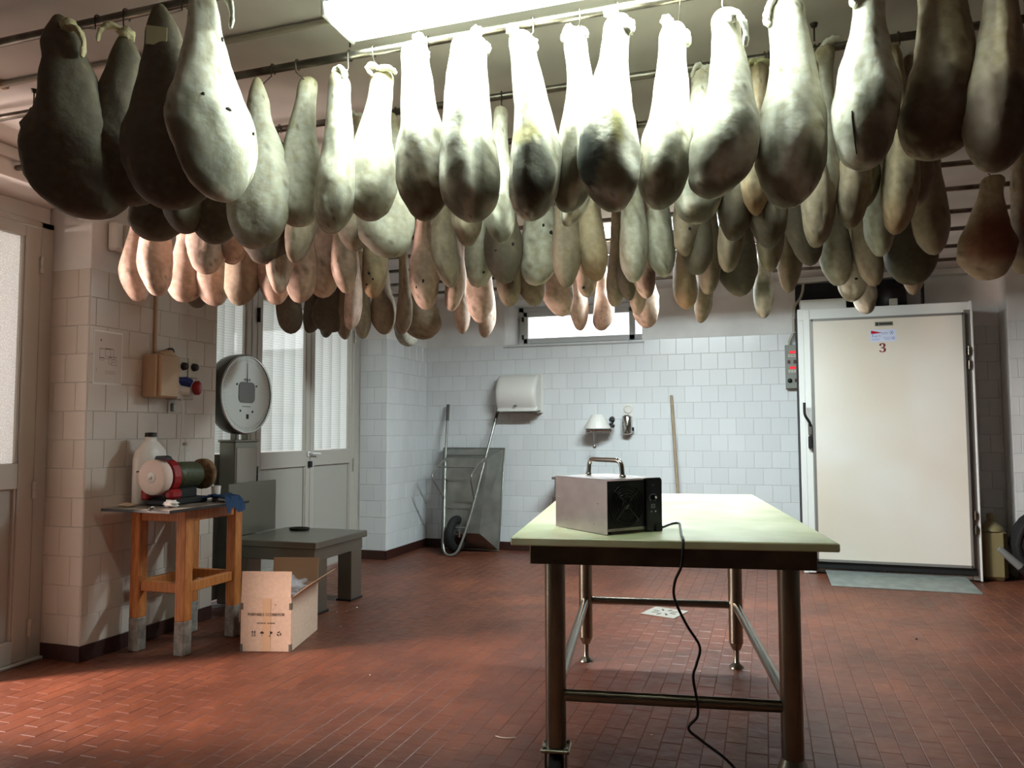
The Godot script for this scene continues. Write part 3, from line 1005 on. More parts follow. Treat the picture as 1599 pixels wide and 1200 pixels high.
func build_hams():
	var rows := ham_rows()
	var row_names := ["nearest", "second", "third", "fourth", "fifth", "sixth", "seventh", "eighth", "ninth"]
	var n := 0
	for r in rows:
		n += 1
		var rail: int = r[0]
		var z: float = RAIL_Z[rail] + r[6]
		var low: float = r[2]
		var w: float = r[3]
		var top: float = RAIL_Y - r[5]
		var sd := fmod(n * 0.618034, 1.0) * 40.0
		var h := fmod(n * 0.754877, 1.0)
		var g := fmod(n * 0.569840, 1.0)
		var knot: String = r[8]
		var d := (0.135 + 0.03 * h) if w > 0.15 else (0.175 + 0.03 * h)
		var neck := 0.37 + 0.15 * g
		if w < 0.14: neck = 0.42 + 0.12 * g
		if w > 0.22: neck = 0.33 + 0.05 * g
		if n == 13: neck = 0.58
		var hip := 0.68 + 0.1 * h
		var bend := (g - 0.5) * 0.05
		if knot in ["tail", "ear"] and w < 0.2 and rail == 1: bend = 0.035
		# the broad side of each ham is turned towards the middle aisle, more or less
		var turn := atan2(-r[1], 1.2 - z) + 0.5 * (h - 0.5)
		if n == 4: turn = 1.2
		var t := thing("cured_ham", r[9], "ham", Vector3(r[1], low, z), turn, "hams hanging in the %s row" % row_names[rail])
		var l: float = top - low
		var patches := []
		var marks := []
		var dark := Color(0.16, 0.165, 0.14)
		for key in HAM_FEATURES:
			if key in r[9]:
				for p in HAM_FEATURES[key]:
					if p[0] == "patch": patches.append(p.slice(1))
					elif p[0] == "bump": patches.append(p.slice(1))
					else: marks.append(p)
		var fine := rail <= 2
		var hm := ham_mesh(l, w * 1.03, d, r[4], bend, neck, hip, sd, r[7], fine, patches)
		obj("meat", hm, M.ham, t)
		if marks:
			var V: PackedVector3Array = hm.surface_get_arrays(0)[Mesh.ARRAY_VERTEX]
			var rows_n := 40 if fine else 24
			var cols_n := 32 if fine else 20
			for p in marks:
				# the row whose height comes nearest to the wanted share of the length
				var best := 0
				for i in rows_n:
					if absf(V[i * cols_n].y - l * (1.0 - p[1])) < absf(V[best * cols_n].y - l * (1.0 - p[1])): best = i
				var j := posmod(roundi(p[2] / 360.0 * cols_n), cols_n)
				var at := V[best * cols_n + j]
				if p[0] == "spot":
					obj("dark_spot", blob(Vector3(p[3], p[3] * p[4], p[3] * 0.5), n + p[1] * 9.0, 0.4, 2.5, 6, 8), M.scab, t, Transform3D(Basis(Vector3.UP, PI / 2 - deg_to_rad(p[2])), at))
				elif p[0] == "slit":
					var line := []
					for i in range(best, rows_n):
						if V[i * cols_n].y < l * (1.0 - p[3]): break
						var jj := j
						line.append(V[i * cols_n + jj] + Vector3(0, 0, 0.0005))
					if line.size() > 1: obj("cut", tube(line, 0.0013, 6), M.scab, t)
				elif p[0] == "dimple":
					var ring := []
					for e in 17:
						var q := TAU * e / 16.0
						ring.append(Vector3(cos(q) * p[3], sin(q) * p[3], 0.004))
					obj("dimple", tube(ring, 0.0028, 6), M.ham_rim, t, Transform3D(Basis(Vector3.UP, PI / 2 - deg_to_rad(p[2])), at))
		# wire hook over the rail, its lower end in the cloth
		var rz: float = RAIL_Z[rail] - z
		var hx: float = r[4] * cos(turn) + (0.02 if g > 0.5 else -0.015)
		var ry: float = RAIL_Y - low
		var path := []
		for k in 8:
			var a := deg_to_rad(-40.0 + 230.0 * k / 7.0)
			path.append(Vector3(hx + 0.001 * k, ry + sin(a) * 0.0175, rz - cos(a) * 0.0175))
		path.append(Vector3(hx + 0.006, minf(ry - 0.03, l + 0.02), rz + 0.012))
		path.append(Basis(Vector3.UP, turn) * Vector3(r[4] + 0.012, l - 0.035, 0.0))
		obj("hook", tube(path, 0.0022, 6), M.wire, t, Transform3D(Basis(Vector3.UP, -turn), Vector3.ZERO))
		var tc := Vector3(r[4], l, 0)
		var nw := w * neck * 0.5
		var cm: Material = M.cloth_ochre if r[7] in ["o", "d"] else M.cloth
		match knot:
			"tail":
				obj("cloth_knot", blob(Vector3(0.045, 0.035, 0.04), sd, 0.35), cm, t, Transform3D(Basis(), tc + Vector3(nw * 0.55, -0.045, 0.035)))
				obj("cloth_tail", ear([tc + Vector3(nw * 0.6, -0.045, 0.04), tc + Vector3(nw * 1.15, -0.065, 0.05), tc + Vector3(nw * 1.4, -0.1, 0.05), tc + Vector3(nw * 1.32, -0.14, 0.05)], 0.013), cm, t)
			"loop":
				obj("cloth_knot", blob(Vector3(0.05, 0.04, 0.04), sd, 0.3), cm, t, Transform3D(Basis(), tc + Vector3(0.005, -0.005, 0)))
				obj("cloth_loop", ear([tc + Vector3(0, 0, 0), tc + Vector3(-0.035, 0.014, 0.01), tc + Vector3(-0.062, -0.006, 0.01), tc + Vector3(-0.07, -0.04, 0.01)], 0.012), cm, t)
			"knot":
				obj("cloth_knot", blob(Vector3(0.055, 0.045, 0.045), sd, 0.35), cm, t, Transform3D(Basis(), tc + Vector3(0, 0.0, 0)))
				obj("cloth_loop", ear([tc + Vector3(-0.012, -0.015, 0.03), tc + Vector3(0.01, 0.0, 0.04), tc + Vector3(0.022, -0.03, 0.04), tc + Vector3(0.02, -0.06, 0.035)], 0.012), cm, t)
			"bow":
				obj("cloth_knot", blob(Vector3(0.05, 0.04, 0.045), sd, 0.3), cm, t, Transform3D(Basis(), tc + Vector3(0, -0.004, 0)))
				obj("cloth_loop", ear([tc + Vector3(0.0, -0.012, 0.03), tc + Vector3(-0.025, 0.0, 0.035), tc + Vector3(-0.045, -0.006, 0.03), tc + Vector3(-0.03, -0.03, 0.03)], 0.012), cm, t)
				obj("cloth_loop", ear([tc + Vector3(0.0, -0.012, 0.03), tc + Vector3(0.022, -0.012, 0.04), tc + Vector3(0.043, -0.02, 0.035), tc + Vector3(0.05, -0.03, 0.03)], 0.012), cm, t)
			"bobble":
				obj("cloth_knot", blob(Vector3(0.035, 0.045, 0.035), sd, 0.4), cm, t, Transform3D(Basis(), tc + Vector3(nw * 0.95, -0.05, 0.01)))
				obj("cloth_bobble", blob(Vector3(0.04, 0.034, 0.03), sd + 3.0, 0.3), cm, t, Transform3D(Basis(), tc + Vector3(-nw * 0.6 if sd > 20 else nw * 0.5, 0.004, 0.01)))
			"ear":
				obj("cloth_knot", blob(Vector3(0.055, 0.045, 0.045), sd, 0.35), cm, t, Transform3D(Basis(), tc + Vector3(0.01, -0.01, 0)))
				obj("cloth_loop", ear([tc + Vector3(0.0, 0.0, 0.01), tc + Vector3(-0.018, 0.008, 0.015), tc + Vector3(-0.032, -0.008, 0.015), tc + Vector3(-0.038, -0.035, 0.015)], 0.013), cm, t)
				obj("cloth_loop", ear([tc + Vector3(0.0, -0.01, 0.02), tc + Vector3(0.025, -0.012, 0.025), tc + Vector3(0.042, -0.03, 0.025)], 0.013), cm, t)
			"flap":
				obj("cloth_flap", ear([tc + Vector3(-nw * 0.5, -0.01, 0.02), tc + Vector3(-nw * 0.95, -0.035, 0.03), tc + Vector3(-nw * 1.15, -0.075, 0.03), tc + Vector3(-nw * 0.95, -0.095, 0.03)], 0.014), cm, t)
			"corner":
				obj("cloth_corner", ear([tc + Vector3(-0.01, -0.02, 0.0), tc + Vector3(0.01, 0.005, 0.0), tc + Vector3(0.045, 0.012, 0.0)], 0.02), cm, t)
			"moss":
				obj("cloth_knot", blob(Vector3(0.06, 0.04, 0.045), sd, 0.35), M.cloth_moss, t, Transform3D(Basis(), tc + Vector3(0.0, -0.005, 0)))
				obj("cloth_loop", ear([tc + Vector3(-0.01, 0.0, 0.01), tc + Vector3(-0.03, 0.004, 0.015), tc + Vector3(-0.042, -0.015, 0.015)], 0.012), M.cloth_moss, t)
			"tag":
				var lb := obj("paper_label", box(Vector3(0.055, 0.05, 0.0012), 0.0), M.paper, t, turned(0.16, 0.1, -0.05, tc + Vector3(0.01, -0.115, d * neck * 0.5 + 0.012)))
				lb.set_meta("label", "small yellowish paper label")
			"hid":
				if rail >= 2 and g > 0.35:
					obj("cloth_knot", blob(Vector3(0.045, 0.035, 0.04), sd, 0.3, 2.2, 7, 10), cm, t, Transform3D(Basis(), tc + Vector3(0.0, -0.004, 0)))


# ==================================================================== work table and ozone machine
func build_table():
	# origin on the floor under the middle of the front edge
	var t := thing("work_table", "steel work table with four round legs under the pale green cutting board", "table", Vector3(-0.29, 0, -2.421), 0.155)
	var W := 0.996
	var D := 1.80
	# apron with a folded lower lip
	var st := st_new()
	var ax := W / 2 - 0.055
	add_box(st, Vector3(0, 0.772, -0.055), Vector3(2 * ax, 0.064, 0.018), 0.003)
	add_box(st, Vector3(0, 0.772, -D + 0.055), Vector3(2 * ax, 0.064, 0.018), 0.003)
	for s in [-1, 1]:
		add_box(st, Vector3(s * (ax - 0.009), 0.772, -D / 2), Vector3(0.018, 0.064, D - 0.13), 0.003)
	add_box(st, Vector3(0, 0.793, -D / 2), Vector3(2 * ax - 0.04, 0.01, D - 0.14), 0.002)
	obj("apron", done(st), M.steel_apron, t)
	var lx := W / 2 - 0.128
	var zf := -0.125
	var zr := -1.552
	for s in [-1, 1]:
		# rear legs end in a cone with a levelling foot
		var leg := obj("leg", lathe([[0.0, 0.088], [0.02, 0.088], [0.02, 0.088], [0.034, 0.122], [0.034, 0.122], [0.034, 0.74]], 24), M.steel_dark, t, Transform3D(Basis(), Vector3(s * lx, 0, zr)))
		obj("foot", lathe([[0.0, 0.001], [0.036, 0.001], [0.036, 0.001], [0.034, 0.008], [0.017, 0.022], [0.013, 0.028], [0.013, 0.09]], 18), M.steel_dark, leg)
		var fleg := obj("leg", lathe([[0.0, 0.13], [0.034, 0.13], [0.034, 0.13], [0.034, 0.74]], 24), M.steel_dark, t, Transform3D(Basis(), Vector3(s * lx, 0, zf)))
		if s < 0:
			# caster with a bolted square plate
			var c := st_new()
			add_box(c, Vector3(0, 0.137, 0), Vector3(0.094, 0.012, 0.088), 0.003)
			for k in [-1, 1]:
				add_box(c, Vector3(k * 0.034, 0.095, 0), Vector3(0.006, 0.075, 0.05), 0.002)
				for e in [-1, 1]:
					add_lathe(c, [[0.0, 0.0], [0.007, 0.0], [0.007, 0.0], [0.007, 0.006], [0.0, 0.006]], 6, Transform3D(Basis(), Vector3(k * 0.036, 0.143, e * 0.034)))
			obj("caster_fork", done(c), M.steel_dark, fleg)
			obj("caster_wheel", lathe([[0.0, -0.022], [0.05, -0.022], [0.062, -0.016], [0.062, 0.016], [0.05, 0.022], [0.0, 0.022]], 22, Transform3D(Basis(Vector3.BACK, PI / 2), Vector3(0, 0.063, 0))), M.rubber, fleg)
		else:
			obj("foot", lathe([[0.0, 0.001], [0.075, 0.001], [0.075, 0.001], [0.073, 0.02], [0.045, 0.12], [0.034, 0.15]], 20), M.steel_dark, fleg)
	# stretchers
	var y := 0.305
	obj("stretcher", tube([Vector3(-lx, y, zf), Vector3(lx, y, zf)], 0.019, 16), M.steel_dark, t)
	obj("stretcher", tube([Vector3(-lx, y, zr), Vector3(lx, y, zr)], 0.019, 16), M.steel_dark, t)
	for s in [-1, 1]:
		obj("stretcher", tube([Vector3(s * lx, y, zf), Vector3(s * lx, y, zr)], 0.019, 16), M.steel_dark, t)
	var b := thing("cutting_board", "thick pale green plastic cutting board covering the steel table", "cutting board", Vector3(-0.29, 0.804, -2.421), 0.155)
	obj("slab", box(Vector3(W, 0.026, D), 0.0035), M.board, b, Transform3D(Basis(), Vector3(0, 0.013, -D / 2)))


func ozone_print() -> ImageTexture:
	var im := Image.create(64, 256, false, Image.FORMAT_RGB8)
	im.fill(Color(0.012, 0.02, 0.05))
	var ink := Color(0.75, 0.78, 0.85)
	# ring of dial ticks
	for k in 15:
		var a := deg_to_rad(130.0 + k * 20.0)
		for s in 7:
			var r := 17.0 + s * 0.8
			for e in [-1, 0, 1]:
				var p: Vector2 = Vector2(30, 92) + Vector2(cos(a), sin(a)) * r + Vector2(-sin(a), cos(a)) * e * 0.8
				im.set_pixel(clampi(int(p.x), 0, 63), clampi(int(p.y), 0, 255), ink)
	# framed sign under it, two marks, and the small sign at the top
	for x in range(20, 42):
		for y in [126, 127, 143, 144]: im.set_pixel(x, y, ink)
	for y in range(126, 145):
		for x in [20, 21, 40, 41]: im.set_pixel(x, y, ink)
	for y in range(130, 141):
		for x in [26, 27, 31, 34, 35]:
			if (x + y) % 3 != 0: im.set_pixel(x, y, ink)
	for y in range(158, 168):
		for x in range(16, 26):
			if absi(x - 21) + absi(y - 164) < 5 and y > 160: im.set_pixel(x, y, ink)
		for x in range(38, 50):
			if Vector2(x - 44, (y - 163) * 1.0).length() < 5.0 and y > 159: im.set_pixel(x, y, ink)
	for y in range(22, 32):
		for x in [27, 28, 33, 34]: im.set_pixel(x, y, ink * 0.7)
	return ImageTexture.create_from_image(im)


func build_ozonator():
	var t := thing("ozone_generator", "portable steel ozone generator with a black fan grille and carrying handle on the cutting board", "ozone machine", Vector3(-0.5295, 0.83, -2.648), 0.874)
	# local x runs along the fan face, z points out of it
	var w := 0.232
	var d := 0.29
	var h := 0.18
	var shell := st_new()
	for s in [-1, 1]:
		add_box(shell, Vector3(s * (w / 2 - 0.001), h / 2 + 0.001, 0), Vector3(0.002, h - 0.002, d), 0.0006)
	add_box(shell, Vector3(0, h - 0.001, 0), Vector3(w, 0.002, d), 0.0006)
	add_box(shell, Vector3(0, 0.013, 0), Vector3(w - 0.004, 0.004, d - 0.006), 0.0006)
	add_box(shell, Vector3(0, 0.018, d / 2 - 0.006), Vector3(w - 0.004, 0.012, 0.004), 0.0006)
	obj("steel_case", done(shell), M.oz_steel, t)
	for z in [-0.11, 0.11]:
		for x in [-0.085, 0.085]:
			obj("rubber_foot", lathe([[0.0, 0.0005], [0.009, 0.0005], [0.009, 0.0005], [0.01, 0.012], [0.0, 0.012]], 12), M.rubber, t, Transform3D(Basis(), Vector3(x, 0, z)))
	for p in [[0.107, -0.128], [0.1, 0.095], [0.03, 0.075], [0.03, -0.08]]:
		obj("screw", lathe([[0.0, 0.0], [0.0035, 0.0], [0.003, 0.0018], [0.0, 0.002]], 10, Transform3D(Basis(Vector3.BACK, PI / 2), Vector3(-w / 2, p[0], p[1]))), M.chrome, t)
	# the fan plate with a round grille: hub, rings, four spokes
	slab("fan_plate", Vector3(-w / 2 + 0.003, 0.02, d / 2 - 0.012), Vector3(w / 2 - 0.07, h - 0.006, d / 2 - 0.003), M.black, t, 0.001)
	var g := st_new()
	var gc := Vector3(-w / 2 + 0.083, 0.094, d / 2 - 0.001)
	for k in 6:
		var r := 0.02 + 0.0098 * k
		var ring := []
		for e in 33:
			var a := TAU * e / 32.0
			ring.append(gc + Vector3(cos(a) * r, sin(a) * r, 0))
		add_tube(g, ring, 0.0016, 6, 1.0, false)
	for k in 4:
		var a := PI / 4 + k * PI / 2
		add_box(g, gc + Vector3(cos(a), sin(a), 0) * 0.037, Vector3(0.07, 0.005, 0.003), 0.0005, Basis(Vector3.BACK, a))
	add_lathe(g, [[0.0, -0.002], [0.017, -0.002], [0.017, -0.002], [0.016, 0.002], [0.0, 0.002]], 20, Transform3D(Basis(Vector3.RIGHT, PI / 2), gc))
	obj("fan_grille", done(g), M.black_gloss, t)
	# control panel: a dark printed strip with rounded corners, proud of the fan plate
	var poly := []
	var px0 := w / 2 - 0.07
	var px1 := w / 2 - 0.001
	for c in [[px1 - 0.012, h - 0.012, 0.0], [px0 + 0.002, h - 0.002, 90.0], [px0 + 0.002, 0.008, 180.0], [px1 - 0.003, 0.009, 270.0]]:
		var rr: float = 0.012 if c[2] == 0.0 else 0.002
		for k in 6:
			var a := deg_to_rad(c[2] + 18.0 * k)
			poly.append(Vector2(c[0] + cos(a) * rr, c[1] + sin(a) * rr))
	obj("control_panel", prism(poly, 0.016, Transform3D(Basis(), Vector3(0, 0, d / 2 + 0.006))), M.black_gloss, t)
	var pm := StandardMaterial3D.new()
	pm.albedo_texture = ozone_print()
	pm.roughness = 0.3
	var q := QuadMesh.new()
	q.size = Vector2(0.05, h - 0.016)
	obj("panel_print", q, pm, t, Transform3D(Basis(), Vector3((px0 + px1) / 2 - 0.005, h / 2 + 0.001, d / 2 + 0.0066)))
	obj("dial_knob", lathe([[0.0, 0.0], [0.008, 0.0], [0.008, 0.0], [0.007, 0.014], [0.007, 0.014], [0.0, 0.014]], 18, Transform3D(Basis(Vector3.RIGHT, PI / 2), Vector3((px0 + px1) / 2 - 0.006, 0.116, d / 2 + 0.0068))), M.black_gloss, t)
	obj("dial_cap", lathe([[0.0, 0.0], [0.0045, 0.0], [0.004, 0.0015], [0.0, 0.002]], 14, Transform3D(Basis(Vector3.RIGHT, PI / 2), Vector3((px0 + px1) / 2 - 0.006, 0.116, d / 2 + 0.0208))), M.chrome, t)
	obj("cord_socket", box(Vector3(0.03, 0.022, 0.02), 0.003), M.black, t, Transform3D(Basis(), Vector3(w / 2 - 0.02, 0.012, d / 2 + 0.004)))
	# handle on two collars
	var hz0 := -0.105
	var hz1 := 0.085
	var hh := 0.057
	obj("carrying_handle", tube(soft([Vector3(0, h + 0.002, hz0), Vector3(0, h + hh, hz0 + 0.008), Vector3(0, h + hh, hz1 - 0.008), Vector3(0, h + 0.002, hz1)], 0.035, 8), 0.0085, 16), M.chrome, t)
	for z in [hz0, hz1]:
		obj("handle_collar", lathe([[0.0, 0.0], [0.011, 0.0], [0.011, 0.0], [0.011, 0.007], [0.008, 0.009]], 16), M.chrome, t, Transform3D(Basis(), Vector3(0, h, z)))
	# cord: out of the panel, over the table edge, then curling in the air in front of the legs
	var c := thing("power_cord", "black power cord drooping from the ozone generator over the front table edge", "cord")
	var pts := [Vector3(-0.352, 0.842, -2.622), Vector3(-0.338, 0.843, -2.638), Vector3(-0.315, 0.848, -2.70), Vector3(-0.292, 0.85, -2.705), Vector3(-0.281, 0.845, -2.64), Vector3(-0.262, 0.837, -2.5), Vector3(-0.25, 0.838, -2.425), Vector3(-0.246, 0.822, -2.388), Vector3(-0.252, 0.76, -2.382), Vector3(-0.272, 0.712, -2.385), Vector3(-0.274, 0.66, -2.388), Vector3(-0.24, 0.585, -2.39), Vector3(-0.203, 0.525, -2.39), Vector3(-0.212, 0.475, -2.388), Vector3(-0.223, 0.435, -2.385), Vector3(-0.213, 0.37, -2.38), Vector3(-0.212, 0.325, -2.375), Vector3(-0.238, 0.289, -2.37), Vector3(-0.2, 0.262, -2.36), Vector3(-0.13, 0.225, -2.34), Vector3(-0.08, 0.18, -2.32), Vector3(-0.055, 0.12, -2.31), Vector3(-0.04, 0.04, -2.3), Vector3(-0.02, 0.0045, -2.27), Vector3(0.05, 0.0045, -2.15), Vector3(0.2, 0.0045, -1.9)]
	obj("cable", tube(smooth_path(pts, 6), 0.0042, 8), M.black_gloss, c)


# ==================================================================== wooden stand with the grinder
func build_stand():
	var t := thing("wooden_stand", "orange-brown wooden stand with grey-painted feet against the tiled wall", "stand", Vector3(-3.09, 0, -3.555))
	# legs from a shared section; feet dipped in grey paint
	var hx := 0.15
	var hz := 0.2
	for sx in [-1, 1]:
		for sz in [-1, 1]:
			var leg := obj("leg", box(Vector3(0.062, 0.585, 0.062), 0.004), M.wood, t, Transform3D(Basis(), Vector3(sx * hx, 0.4675, sz * hz)))
			obj("painted_foot", box(Vector3(0.0635, 0.176, 0.0635), 0.004), M.grey_paint, leg, Transform3D(Basis(), Vector3(0, -0.379, 0)))
	for s in [-1, 1]:
		obj("apron_rail", box(Vector3(2 * hx - 0.06, 0.062, 0.034), 0.003), M.wood, t, Transform3D(Basis(), Vector3(0, 0.725, s * (hz + 0.004))))
		obj("apron_rail", box(Vector3(0.034, 0.062, 2 * hz - 0.06), 0.003), M.wood, t, Transform3D(Basis(), Vector3(s * (hx + 0.004), 0.725, 0)))
		obj("stretcher", box(Vector3(2 * hx - 0.06, 0.052, 0.034), 0.003), M.wood, t, Transform3D(Basis(), Vector3(0, 0.345, s * hz)))
		obj("stretcher", box(Vector3(0.034, 0.052, 2 * hz - 0.06), 0.003), M.wood, t, Transform3D(Basis(), Vector3(s * hx, 0.345, 0)))
	var b := thing("table_board", "dark-edged laminate board lying loose on the wooden stand", "board", Vector3(-3.05, 0.762, -3.43))
	obj("core", box(Vector3(0.44, 0.014, 0.62), 0.001), M.laminate_edge, b, Transform3D(Basis(), Vector3(0, 0.0072, 0)))
	obj("laminate", box(Vector3(0.438, 0.002, 0.618), 0.0008), M.laminate, b, Transform3D(Basis(), Vector3(0, 0.0152, 0)))
	var top := 0.7785
	# bench grinder, its spindle along z
	var g := thing("bench_grinder", "bench grinder with a pale felt wheel, red guard and green motor on the wooden stand", "grinder", Vector3(-3.07, top, -3.44))
	var along := Basis(Vector3.RIGHT, PI / 2)
	var cy := 0.153
	obj("motor", lathe([[0.0, -0.125], [0.05, -0.125], [0.066, -0.112], [0.066, -0.112], [0.073, -0.1], [0.073, -0.1], [0.075, -0.03], [0.075, 0.04], [0.075, 0.04], [0.07, 0.06], [0.07, 0.06], [0.055, 0.085], [0.0, 0.085]], 26, Transform3D(along, Vector3(0, cy, -0.02))), M.green_motor, g)
	var st := st_new()
	add_box(st, Vector3(0, 0.018, 0.0), Vector3(0.16, 0.034, 0.3), 0.008)
	add_box(st, Vector3(0, 0.058, -0.03), Vector3(0.1, 0.06, 0.14), 0.01)
	obj("cast_base", done(st), M.black, g)
	# guard: a C-shaped shell behind the front wheel, with two red lugs below
	var gs := st_new()
	var outer := []
	var inner := []
	for k in 15:
		var a := deg_to_rad(-55.0 + k * (-250.0) / 14.0 + 110.0)
		outer.append(Vector2(cos(a), sin(a)) * 0.1)
		inner.append(Vector2(cos(a), sin(a)) * 0.088)
	for k in 14:
		add_prism(gs, PackedVector2Array([inner[k], outer[k], outer[k + 1], inner[k + 1]]), 0.045, Transform3D(Basis(), Vector3(0, cy, 0.13)))
	add_lathe(gs, [[0.03, 0.0], [0.098, 0.0], [0.098, 0.0], [0.098, 0.004], [0.098, 0.004], [0.03, 0.004]], 26, Transform3D(along, Vector3(0, cy, 0.078)))
	add_box(gs, Vector3(-0.075, 0.058, 0.13), Vector3(0.06, 0.06, 0.07), 0.012)
	add_box(gs, Vector3(0.078, 0.062, 0.115), Vector3(0.05, 0.05, 0.09), 0.014)
	obj("red_guard", done(gs), M.red, g)
	obj("felt_wheel", lathe([[0.0, 0.0], [0.088, 0.0], [0.094, 0.006], [0.094, 0.05], [0.086, 0.06], [0.04, 0.058], [0.04, 0.058], [0.0, 0.058]], 32, Transform3D(along, Vector3(0, cy, 0.135))), M.felt, g)
	obj("hub_disc", lathe([[0.0, 0.0], [0.03, 0.0], [0.03, 0.0], [0.027, 0.006], [0.012, 0.007], [0.012, 0.007], [0.01, 0.016], [0.0, 0.017]], 22, Transform3D(along, Vector3(0, cy, 0.193))), M.plastic_white, g)
	obj("rear_wheel", lathe([[0.0, 0.0], [0.08, 0.0], [0.086, 0.006], [0.086, 0.034], [0.08, 0.04], [0.0, 0.04]], 28, Transform3D(along, Vector3(0, cy, -0.215))), M.felt_old, g)
	obj("spark_shield", prism([Vector2(-0.035, 0.0), Vector2(0.05, 0.0), Vector2(0.04, 0.016), Vector2(0.02, 0.022), Vector2(-0.025, 0.02)], 0.04, Transform3D(Basis(), Vector3(0.03, cy + 0.092, 0.17))), M.black, g)
	obj("tool_rest", box(Vector3(0.03, 0.006, 0.04), 0.001), M.black, g, turned(0, 0, 0.2, Vector3(-0.1, cy + 0.03, 0.16)))
	# things round it
	var jug := thing("jug", "cloudy white plastic jug with a black cap behind the grinder", "jug", Vector3(-3.225, top, -3.40))
	obj("body", lathe([[0.0, 0.0], [0.088, 0.0], [0.095, 0.01], [0.095, 0.24], [0.085, 0.29], [0.05, 0.33], [0.033, 0.345], [0.033, 0.365]], 26, Transform3D(), 1.0), M.jug, jug, Transform3D(Basis().scaled(Vector3(0.68, 1, 1.12)), Vector3.ZERO))
	obj("cap", lathe([[0.0, 0.365], [0.031, 0.365], [0.031, 0.365], [0.03, 0.388], [0.0, 0.39]], 18), M.black, jug)
	var bo := thing("bottle", "clear plastic bottle half hidden behind the grinder motor", "bottle", Vector3(-3.235, top, -3.68))
	obj("body", lathe([[0.0, 0.0], [0.04, 0.0], [0.045, 0.008], [0.045, 0.1], [0.043, 0.11], [0.045, 0.12], [0.045, 0.21], [0.038, 0.25], [0.02, 0.29], [0.014, 0.3], [0.014, 0.315]], 22), M.bottle, bo)
	obj("cap", lathe([[0.0, 0.312], [0.016, 0.312], [0.016, 0.312], [0.015, 0.33], [0.0, 0.331]], 14), M.plastic_grey, bo)
	var cup := thing("paper_cup", "small white cup between the grinder base and the blue rag", "cup", Vector3(-2.98, top, -3.64))
	obj("wall", lathe([[0.0, 0.0], [0.02, 0.0], [0.02, 0.0], [0.027, 0.085], [0.025, 0.085], [0.019, 0.003], [0.0, 0.003]], 16), M.plastic_white, cup)
	var rag := thing("blue_rag", "blue rag hanging over the far edge of the laminate board", "rag", Vector3(-2.9, top, -3.62))
	var rs := st_new()
	rs.set_smooth_group(1)
	var G := []
	for i in 13:
		var line := []
		for j in 9:
			var u := i / 12.0
			var v := j / 8.0
			var x := -0.16 + 0.26 * u + 0.02 * lump.get_noise_2d(v * 3.0, 7.0 + u * 2.0)
			var z := -0.07 + 0.14 * v + 0.03 * lump.get_noise_2d(u * 3.0, v * 2.0)
			var y := 0.012 + 0.03 * absf(lump.get_noise_2d(u * 5.0 + 2.0, v * 4.0)) * sin(PI * u) + 0.012
			if x > 0.062: y -= (x - 0.062) * 1.6
			line.append(Vector3(minf(x, 0.062 + (x - 0.062) * 0.5) if x > 0.062 else x, y, z))
		G.append(line)
	for i in 12:
		for j in 8:
			quad(rs, G[i][j], G[i][j + 1], G[i + 1][j + 1], G[i + 1][j])
			quad(rs, G[i + 1][j] - Vector3(0, 0.004, 0), G[i + 1][j + 1] - Vector3(0, 0.004, 0), G[i][j + 1] - Vector3(0, 0.004, 0), G[i][j] - Vector3(0, 0.004, 0))
	obj("cloth", done(rs), M.blue_rag, rag)
	tag(obj("white_rag", blob(Vector3(0.075, 0.04, 0.06), 3.0, 0.5, 3.0, 12, 18), M.white_rag, self, Transform3D(Basis(), Vector3(-2.94, top + 0.017, -3.25))), "crumpled white rag at the foot of the grinder's red guard", "rag")
	tag(obj("paper_scrap", blob(Vector3(0.06, 0.026, 0.05), 9.0, 0.6, 3.0, 10, 14), M.white_rag, self, Transform3D(Basis(), Vector3(-3.16, top + 0.01, -3.7))), "white paper scrap behind the blue rag", "paper")
	tag(obj("sanding_pad", blob(Vector3(0.1, 0.022, 0.06), 14.0, 0.4, 2.0, 8, 14), M.plastic_tan, self, Transform3D(Basis(), Vector3(-3.2, top + 0.008, -3.22))), "brownish pad lying on the board nearest the frosted door", "pad")
	var kn := thing("knife", "small knife with a bright butt lying across the board's front edge", "knife", Vector3(-2.95, top + 0.006, -3.13), -0.9)
	var ks := st_new()
	add_box(ks, Vector3(0.0, 0, 0), Vector3(0.1, 0.012, 0.018), 0.004)
	obj("handle", done(ks), M.black, kn, turned(0, 0, 0.06, Vector3(0.03, 0.002, 0)))
	obj("blade", prism([Vector2(0, -0.011), Vector2(0.1, -0.004), Vector2(0.11, 0.008), Vector2(0, 0.011)], 0.0015, Transform3D(Basis(Vector3.RIGHT, -PI / 2), Vector3(0.08, 0.004, 0))), M.steel_dark, kn)
	obj("butt", blob(Vector3(0.016, 0.015, 0.02), 2.0, 0.1, 2.0, 8, 12), M.plastic_white, kn, Transform3D(Basis(), Vector3(-0.025, 0.0, 0)))


